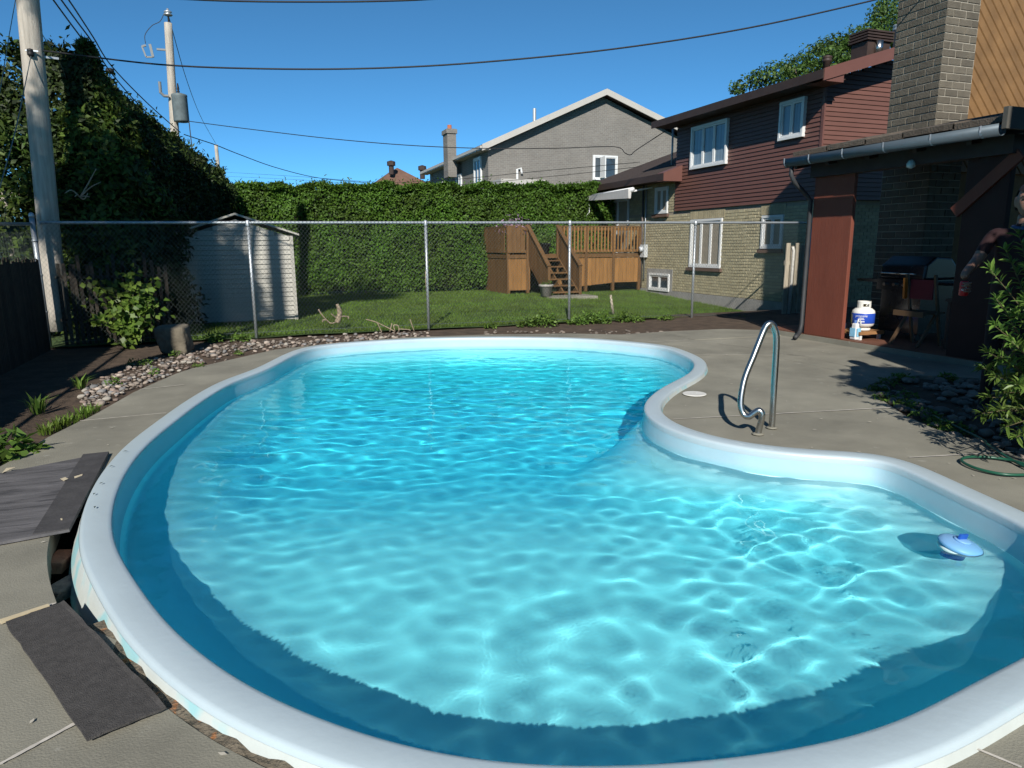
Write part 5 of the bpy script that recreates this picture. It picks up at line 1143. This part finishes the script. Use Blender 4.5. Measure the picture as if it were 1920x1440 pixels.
mtq = [G(x, y, .01).to_2d() for x, y in ((10, 1170), (122, 1130), (314, 1330), (163, 1392))]
bm = bmesh.new(); N = 14; vs = []
for j in range(N+1):
    for i in range(N+1):
        a = mtq[0].lerp(mtq[1], i/N); b = mtq[3].lerp(mtq[2], i/N); p = a.lerp(b, j/N); ed = min(i, N-i, j, N-j)
        vs.append(bm.verts.new((p.x+rng.uniform(-.003, .003), p.y+rng.uniform(-.003, .003), .012+.003*vn(p.x*3, p.y*3)+.004*(i == N))))
for j in range(N):
    for i in range(N): bm.faces.new((vs[j*(N+1)+i], vs[j*(N+1)+i+1], vs[(j+1)*(N+1)+i+1], vs[(j+1)*(N+1)+i]))
o = bm_obj(bm, 'roofing_mat', ASPH); sd = o.modifiers.new('t', 'SOLIDIFY'); sd.thickness = .008; tag(o, 'black gritty roofing-felt mat lying on the paving by the pool', 'mat')
o = MB().bar(G(0, 1166, .012), G(92, 1136, .012), .022, .012).build('wood_strip', mat('pale_lath', (.55, .46, .30), .8, .2, 9)); tag(o, 'pale wooden strip lying along the joint above the black mat', 'strip')
for k, (x, y, L, a, lab) in enumerate(((117, 1040, .2, 1.45, 'reddish brick in the gap between paving and pool'), (126, 1090, .19, 1.1, 'grey broken brick lower in the gap beside the pool'))):
    p = G(x, y, -.1); o = MB().box(-L/2, L/2, -.045, .045, -.03, .03).build('loose_brick', mat('loose_brick_%d' % k, ((.34, .16, .10), (.20, .18, .16))[k], .9, .35, 14, .5, 50)); bevel(o, .008); o.location = (p.x-.015, p.y, -.135); o.rotation_euler = (.1, .05, a); tag(o, lab, 'brick')
# crumbling mortar along the near rim
V = []; Fc = []; base_ = offset(RIDGE, .020); outr = offset(RIDGE, lambda p: gap(p)+.012)
idx = [i for i in range(NL) if (RIDGE[i].x < .9 and RIDGE[i].y < 2.95)]
m = MB()
for i in idx:
    j = (i+1) % NL
    m.add([(base_[i].x, base_[i].y, .000+.012*vn(i*.9, 1)), (outr[i].x, outr[i].y, -.006), (outr[j].x, outr[j].y, -.006), (base_[j].x, base_[j].y, .000+.012*vn(j*.9, 1))], [(0, 1, 2, 3)])
o = m.build('mortar_bead', mat('old_mortar', (.15, .125, .09), .95, .5, 22, .9, 60, spots=((.30, .13, .05), 16, .6)), deck)
# debris: small leaves and flakes on the paving
FLK = mat('pale_flake', (.5, .46, .38), .9, .2, 30); m = MB(); cnt = 0
while cnt < 150:
    x, y = rng.uniform(-1.7, 7.5), rng.uniform(1.0, 10.5)
    if not inside(outer, x, y) or inside(HOLE, x, y) or inside(bp, x, y): continue
    r = rng.uniform(.004, .012); a = rng.uniform(0, 3); P = [(x+r*math.cos(a+k*1.571)*(1.6 if k % 2 else .7), y+r*math.sin(a+k*1.571)*(1.6 if k % 2 else .7), .0075) for k in range(4)]; m.add(P, [(0, 1, 2, 3)]); cnt += 1
o = m.build('paving_flecks', FLK); tag(o, 'tiny pale flakes scattered over the paving', kind='stuff')
LFD = mat('dry_leaf', (.04, .055, .035), .8)
for k, (x, y) in enumerate(((235, 846), (209, 874), (190, 906), (177, 926), (178, 951))):
    p = G(x, y, .06); o = MB().add([(-.016, 0, 0), (0, -.006, .003), (.017, 0, 0), (0, .006, .003)], [(0, 1, 2, 3)]).build('fallen_leaf', LFD); o.location = (p.x, p.y, .061); o.rotation_euler = (0, 0, .4+k*.3); tag(o, 'small dark leaf lying on the white pool rim', 'leaf', 'leaves on the pool rim')

# ------------------------------------------------------------------ shrub at the right edge
rs_ = thing('willow_leaf_shrub', 'leafy green shrub with narrow pointed leaves at the right edge', 'shrub', (5.5, 3.15, 0))
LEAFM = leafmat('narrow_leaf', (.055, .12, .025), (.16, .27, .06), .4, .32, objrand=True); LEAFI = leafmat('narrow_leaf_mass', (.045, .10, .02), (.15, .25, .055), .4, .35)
lm_ = MB().add([(0, 0, 0), (.018, .007, .004), (.045, .009, .004), (.075, 0, -.008), (.045, -.009, .004), (.018, -.007, .004), (.045, 0, -.001), (.018, 0, .0)], [(0, 7, 1), (1, 7, 6, 2), (2, 6, 3), (0, 5, 7), (5, 4, 6, 7), (4, 3, 6)])
lmesh = lm_.mesh('leaf', LEAFM)
LV = []; STEMC = Vector((5.5, 3.15, 0)); rest = []
ends = [G(1890, 470, .0)]
targets = []
for x, y, dd in ((1850, 505, 4.25), (1862, 560, 4.2), (1858, 610, 4.15), (1880, 470, 4.4), (1905, 440, 4.4), (1845, 660, 4.5), (1838, 690, 4.5), (1860, 705, 4.3), (1842, 745, 4.3), (1862, 770, 4.1), (1835, 775, 4.3), (1880, 800, 4.0), (1900, 820, 4.0), (1890, 640, 4.1), (1900, 720, 4.0), (1915, 560, 4.1), (1925, 500, 4.2), (1935, 650, 4.0), (1940, 760, 4.0), (1875, 735, 4.2), (1900, 590, 4.2), (1870, 668, 4.2), (1960, 560, 4.1), (1970, 640, 4.0), (1985, 470, 4.2), (2000, 560, 4.3), (1950, 430, 4.4)):
    d = ray(x+6, y); targets.append(CAM+d*dd*1.09)
STM = mat('shrub_stem', (.10, .085, .04), .8)
for e in targets:
    b = STEMC+Vector((rng.uniform(-.12, .12), rng.uniform(-.12, .12), 0)); mid = b.lerp(e, .55)+Vector((0, 0, .12)); pts = catmull([b, mid, e], 8)
    MB().tube(pts, [.010-.0005*i for i in range(len(pts))], 5).build('stem', STM, rs_, True)
    for k in range(5, len(pts)):
        for j in range(5):
            p = pts[k].lerp(pts[k-1], rng.random()); t = (pts[k]-pts[k-1]).normalized(); a = rng.uniform(0, 6.283); s = t.orthogonal().normalized(); s.rotate(Matrix.Rotation(a, 3, t)); dirn = (t*.55+s*.9+Vector((0, 0, .15))).normalized(); rest.append((p, dirn, rng.uniform(.75, 1.25)))
    for j in range(5): rest.append((e, (t+Vector((rng.uniform(-.7, .7), rng.uniform(-.7, .7), rng.uniform(-.3, .6)))).normalized(), rng.uniform(.7, 1.1)))
def in_view(p):
    d = p-CAM; z = d.dot(fw); return 960+F_PX*d.dot(rt)/z
rng.shuffle(rest); vis = [r for r in rest if in_view(r[0]) < 1925]; hid = [r for r in rest if in_view(r[0]) >= 1925]
base_v = np.array([v.co for v in lmesh.vertices]); 
def leafmx(p, d, s):
    q = d.to_track_quat('X', 'Z'); q2 = q @ Matrix.Rotation(rng.uniform(-.8, .8), 3, 'X').to_quaternion(); return Matrix.Translation(p) @ q2.to_matrix().to_4x4() @ Matrix.Scale(s, 4)
for p, d, s in vis[:290]:
    o = link('leaf', lmesh, rs_); o.matrix_parent_inverse = Matrix.Translation(-Vector(rs_.location)); o.matrix_basis = leafmx(p, d, s)
V = []; Fc = []
rem = vis[290:]+hid
n = 1500; 
for k in range(n):
    a = rng.uniform(0, 6.283); z = rng.uniform(.1, 1.45); r = .48*math.sqrt(rng.random())*(1-.3*abs(z-.8)); p = Vector((5.62+r*math.cos(a), 3.2+r*math.sin(a), z)); rem.append((p, Vector((math.cos(a), math.sin(a), rng.uniform(-.2, .7))).normalized(), rng.uniform(.8, 1.3)))
fq = [tuple(p.vertices) for p in lmesh.polygons]
mb = MB()
for p, d, s in rem: mx = leafmx(p, d, s); mb.add([mx @ Vector(v) for v in base_v], fq)
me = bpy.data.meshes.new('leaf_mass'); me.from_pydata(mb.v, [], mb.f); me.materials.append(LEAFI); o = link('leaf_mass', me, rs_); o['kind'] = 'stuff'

leafy('added_shade_shrub', 'tall shrub added out of frame by the house wing to shade the person', (4.5, 1.4, 0), 2.6, [((4.5+a, 1.4, z), r) for a, z, r in ((0, .6, .4), (.05, 1.2, .42), (-.05, 1.8, .42), (.05, 2.35, .42), (-.1, 2.75, .36), (.4, 2.0, .4), (.42, 2.5, .4), (.4, 2.95, .38), (.15, 2.95, .36))], 16000, .10, LD, .05)  # unseen shrub, added to cast shade on the person and arm
# ------------------------------------------------------------------ person in the shade, holding a can
HX, HY = 5.87, 3.93
pe = thing('person', 'person in dark red shirt half hidden by the shrub, holding a red can', 'person', (HX, HY, 0))
SKIN = mat('skin', (.24, .13, .09), .55, .12, 12); SHIRT = mat('shirt_dark_red', (.022, .006, .007), .85, .2, 10); TROU = mat('trousers', (.010, .010, .012), .9, .2, 10); HAIR = mat('hair_dark', (.015, .011, .009), .6, .3, 30); NAVY = mat('collar_blue', (.03, .06, .14), .8)
ZT = 1.88/1.80
fwd = Vector((-.80, -.55, 0)).normalized(); lft = Vector((-fwd.y, fwd.x, 0))       # faces the pool; lft = his left
def B(f, l, z): return Vector((HX, HY, 0))+fwd*f+lft*l+Vector((0, 0, z*ZT))
hand = CAM+ray(1809, 528)*5.55
sh_r = B(.02, -.20, 1.46); 
elb = sh_r.lerp(hand, .48)+Vector((.06, .06, -.03))
J = {'pel': (B(0, 0, .95), .15), 'wai': (B(0, 0, 1.12), .135), 'che': (B(.01, 0, 1.32), .155), 'nkb': (B(0, 0, 1.48), .075), 'nk': (B(.015, 0, 1.55), .058), 'hd0': (B(.03, 0, 1.61), .07),
     'sr': (sh_r, .068), 'er': (elb, .045), 'wr': (hand+Vector((.03, .03, .06)), .032), 'sl': (B(.02, .20, 1.46), .068), 'el': (B(-.02, .27, 1.18), .045), 'wl': (B(.08, .28, .95), .032), 'hl': (B(.11, .28, .87), .036),
     'hr': (hand+Vector((.012, .012, .02)), .034), 'tr': (B(0, -.10, .88), .095), 'kr': (B(.03, -.11, .50), .062), 'ar': (B(0, -.12, .10), .045), 'fr': (B(.15, -.13, .045), .042), 'tl': (B(0, .10, .88), .095), 'kl': (B(.02, .11, .50), .062), 'al': (B(-.02, .12, .10), .045), 'fl': (B(.13, .13, .045), .042)}
E_ = [('pel', 'wai'), ('wai', 'che'), ('che', 'nkb'), ('nkb', 'nk'), ('nk', 'hd0'), ('che', 'sr'), ('sr', 'er'), ('er', 'wr'), ('wr', 'hr'), ('che', 'sl'), ('sl', 'el'), ('el', 'wl'), ('wl', 'hl'), ('pel', 'tr'), ('tr', 'kr'), ('kr', 'ar'), ('ar', 'fr'), ('pel', 'tl'), ('tl', 'kl'), ('kl', 'al'), ('al', 'fl')]
def skinned(name, J, E_, root, sub=2):
    ks = list(J); me = bpy.data.meshes.new(name); me.from_pydata([tuple(J[k][0]) for k in ks], [(ks.index(a), ks.index(b)) for a, b in E_], []); ob = bpy.data.objects.new(name, me); COL.objects.link(ob)
    ob.modifiers.new('s', 'SKIN'); ob.modifiers.new('d', 'SUBSURF').levels = sub
    for i, k in enumerate(ks):
        sv = me.skin_vertices[0].data[i]; sv.radius = (J[k][1],)*2; sv.use_root = (k == root)
    dg = bpy.context.evaluated_depsgraph_get(); dg.update(); m2 = bpy.data.meshes.new_from_object(ob.evaluated_get(dg)); bpy.data.objects.remove(ob); m2.name = name; return m2
body = skinned('body', J, E_, 'pel')
# fingers of the hand that holds the can, each a bent chain round it
can_c = hand+Vector((0, 0, -.055)); view = (CAM-can_c); view.z = 0; view.normalize(); side = Vector((-view.y, view.x, 0))
fing = []
for k, (zz, rl) in enumerate(((.035, 1.0), (.013, 1.08), (-.009, 1.02), (-.030, .85))):
    pts = {}; 
    for q, an in enumerate((-.2, .55, 1.25, 1.95)):
        a_ = an*rl; d = side*math.cos(a_)+view*math.sin(a_); pts['p%d' % q] = (can_c+d*(.044)+Vector((0, 0, zz+.01)), .0095-.0006*q)
    fing.append(skinned('finger', pts, [('p0', 'p1'), ('p1', 'p2'), ('p2', 'p3')], 'p0', 1))
pts = {}
for q, an in enumerate((-.3, -1.0, -1.65)):
    d = side*math.cos(an)*1.0+view*math.sin(-an)*.0-view*0+ (view*math.sin(-an)); pts['p%d' % q] = (can_c-side*2*side.dot(d)*0+d*.046+Vector((0, 0, .045-.008*q)), .0105-.001*q)
fing.append(skinned('thumb', pts, [('p0', 'p1'), ('p1', 'p2')], 'p0', 1))
bm = bmesh.new(); bm.from_mesh(body)
for f in fing: bm.from_mesh(f)
# head: a shaped ovoid with brow, nose, mouth, chin and ears joined to the body mesh
hc = B(.045, 0, 1.695); hb2 = bmesh.new(); bmesh.ops.create_uvsphere(hb2, u_segments=36, v_segments=28, radius=1)
for v in hb2.verts:
    f, l, z = v.co.x, v.co.y, v.co.z; R = .098 if f > 0 else .108
    w_ = .078*(1-.20*max(0, -z)**1.5); F_ = f*R
    if z < -.2 and f > 0: F_ += .012*min(1, (-z-.2)*1.5)
    if f > .6:
        F_ += .026*math.exp(-((z+.12)/.20)**2-(l/.14)**2)                       # nose
        F_ -= .013*math.exp(-((z-.08)/.10)**2)*(math.exp(-((l-.38)/.18)**2)+math.exp(-((l+.38)/.18)**2))   # eye sockets
        F_ += .006*math.exp(-((z-.24)/.07)**2); F_ += .007*math.exp(-((z+.50)/.06)**2-(l/.28)**2); F_ -= .005*math.exp(-((z+.56)/.03)**2-(l/.3)**2)
    L_ = l*w_
    if abs(l) > .85 and -.35 < z < .25 and abs(f+.05) < .35: L_ += math.copysign(.014, l)
    v.co = hc+fwd*F_+lft*L_+Vector((0, 0, z*.122*ZT))
tmp = bpy.data.meshes.new('h'); hb2.to_mesh(tmp); hb2.free(); bm.from_mesh(tmp)
me = bpy.data.meshes.new('body'); bm.to_mesh(me); bm.free()
for m_ in (SKIN, SHIRT, TROU, mat('shoe', (.03, .03, .03), .6)): me.materials.append(m_)
for p in me.polygons:
    p.use_smooth = True; c = p.center; d = c-Vector((HX, HY, 0)); z = c.z/ZT; k = 0
    if z < .09: k = 3
    elif z < .99 and abs(d.dot(lft)) < .235 and (c-hand).length > .16: k = 2
    elif z < 1.505 and abs(d.dot(lft)) < .19: k = 1
    elif (c-sh_r).length < .20 and z < 1.52: k = 1
    elif (c-J['sl'][0]).length < .20 and z < 1.52: k = 1
    p.material_index = k
link('body', me, pe)
eye = mat('eye', (.02, .016, .013), .2); EW = mat('eye_white', (.6, .58, .55), .3)
for s in (-1, 1):
    c = hc+fwd*.083+lft*(.031*s)+Vector((0, 0, .010)); b_ = bmesh.new(); bmesh.ops.create_uvsphere(b_, u_segments=12, v_segments=10, radius=.0115); me = bpy.data.meshes.new('eye'); b_.to_mesh(me); b_.free(); me.materials.append(eye); o = link('eye', me, pe); o.matrix_parent_inverse = Matrix.Translation(-Vector(pe.location)); o.location = c
    MB().bar(c+Vector((0, 0, .024))+fwd*.010-lft*.016, c+Vector((0, 0, .024))+fwd*.010+lft*.016, .008, .007).build('eyebrow', HAIR, pe)
MB().bar(hc+fwd*.099+Vector((0, 0, -.066))-lft*.022, hc+fwd*.099+Vector((0, 0, -.066))+lft*.022, .008, .010).build('lips', mat('lip', (.30, .10, .08), .5), pe)
hm = bmesh.new(); bmesh.ops.create_uvsphere(hm, u_segments=36, v_segments=24, radius=1)
dl = []
for v in hm.verts:
    f, l, z = v.co.x, v.co.y, v.co.z
    if (f > .15 and z < .52-.1*(1-abs(l))) or z < -.55: dl.append(v)
    rr = 1+.05*vn(f*3, l*3, z*3, 2); v.co = hc+fwd*(f*.116*rr-.002)+lft*l*.090*rr+Vector((0, 0, z*.137*ZT*rr))
bmesh.ops.delete(hm, geom=dl, context='VERTS'); me = bpy.data.meshes.new('hair'); hm.to_mesh(me); hm.free(); me.materials.append(HAIR); me.polygons.foreach_set('use_smooth', [True]*len(me.polygons)); link('hair', me, pe)
cl_ = [B(.0, 0, 1.50)+(fwd*math.cos(a)*.075+lft*math.sin(a)*.078)+Vector((0, 0, -.012*math.cos(a))) for a in np.linspace(0, 2*math.pi, 17)]
MB().tube(cl_, .017, 8, cap=False).build('collar', NAVY, pe, True)
ca = thing('drink_can', 'small red drink can in the hand of the person', 'can', tuple(can_c))
MB().lathe((can_c.x, can_c.y, can_c.z-.058), [(.024, 0), (.033, .008), (.033, .10), (.027, .112), (.026, .116), (.023, .113)], 20).build('can_body', mat('can_red', (.45, .012, .02), .35), ca, True)
SW_ = []
for k in range(9):
    a = math.atan2(view.y, view.x)-.5+k*.125; SW_.append((can_c.x+.0335*math.cos(a), can_c.y+.0335*math.sin(a), can_c.z-.012+.012*math.sin(k*1.9)+.002*k))
MB().tube(SW_, .004, 5).build('white_script', WT, ca)
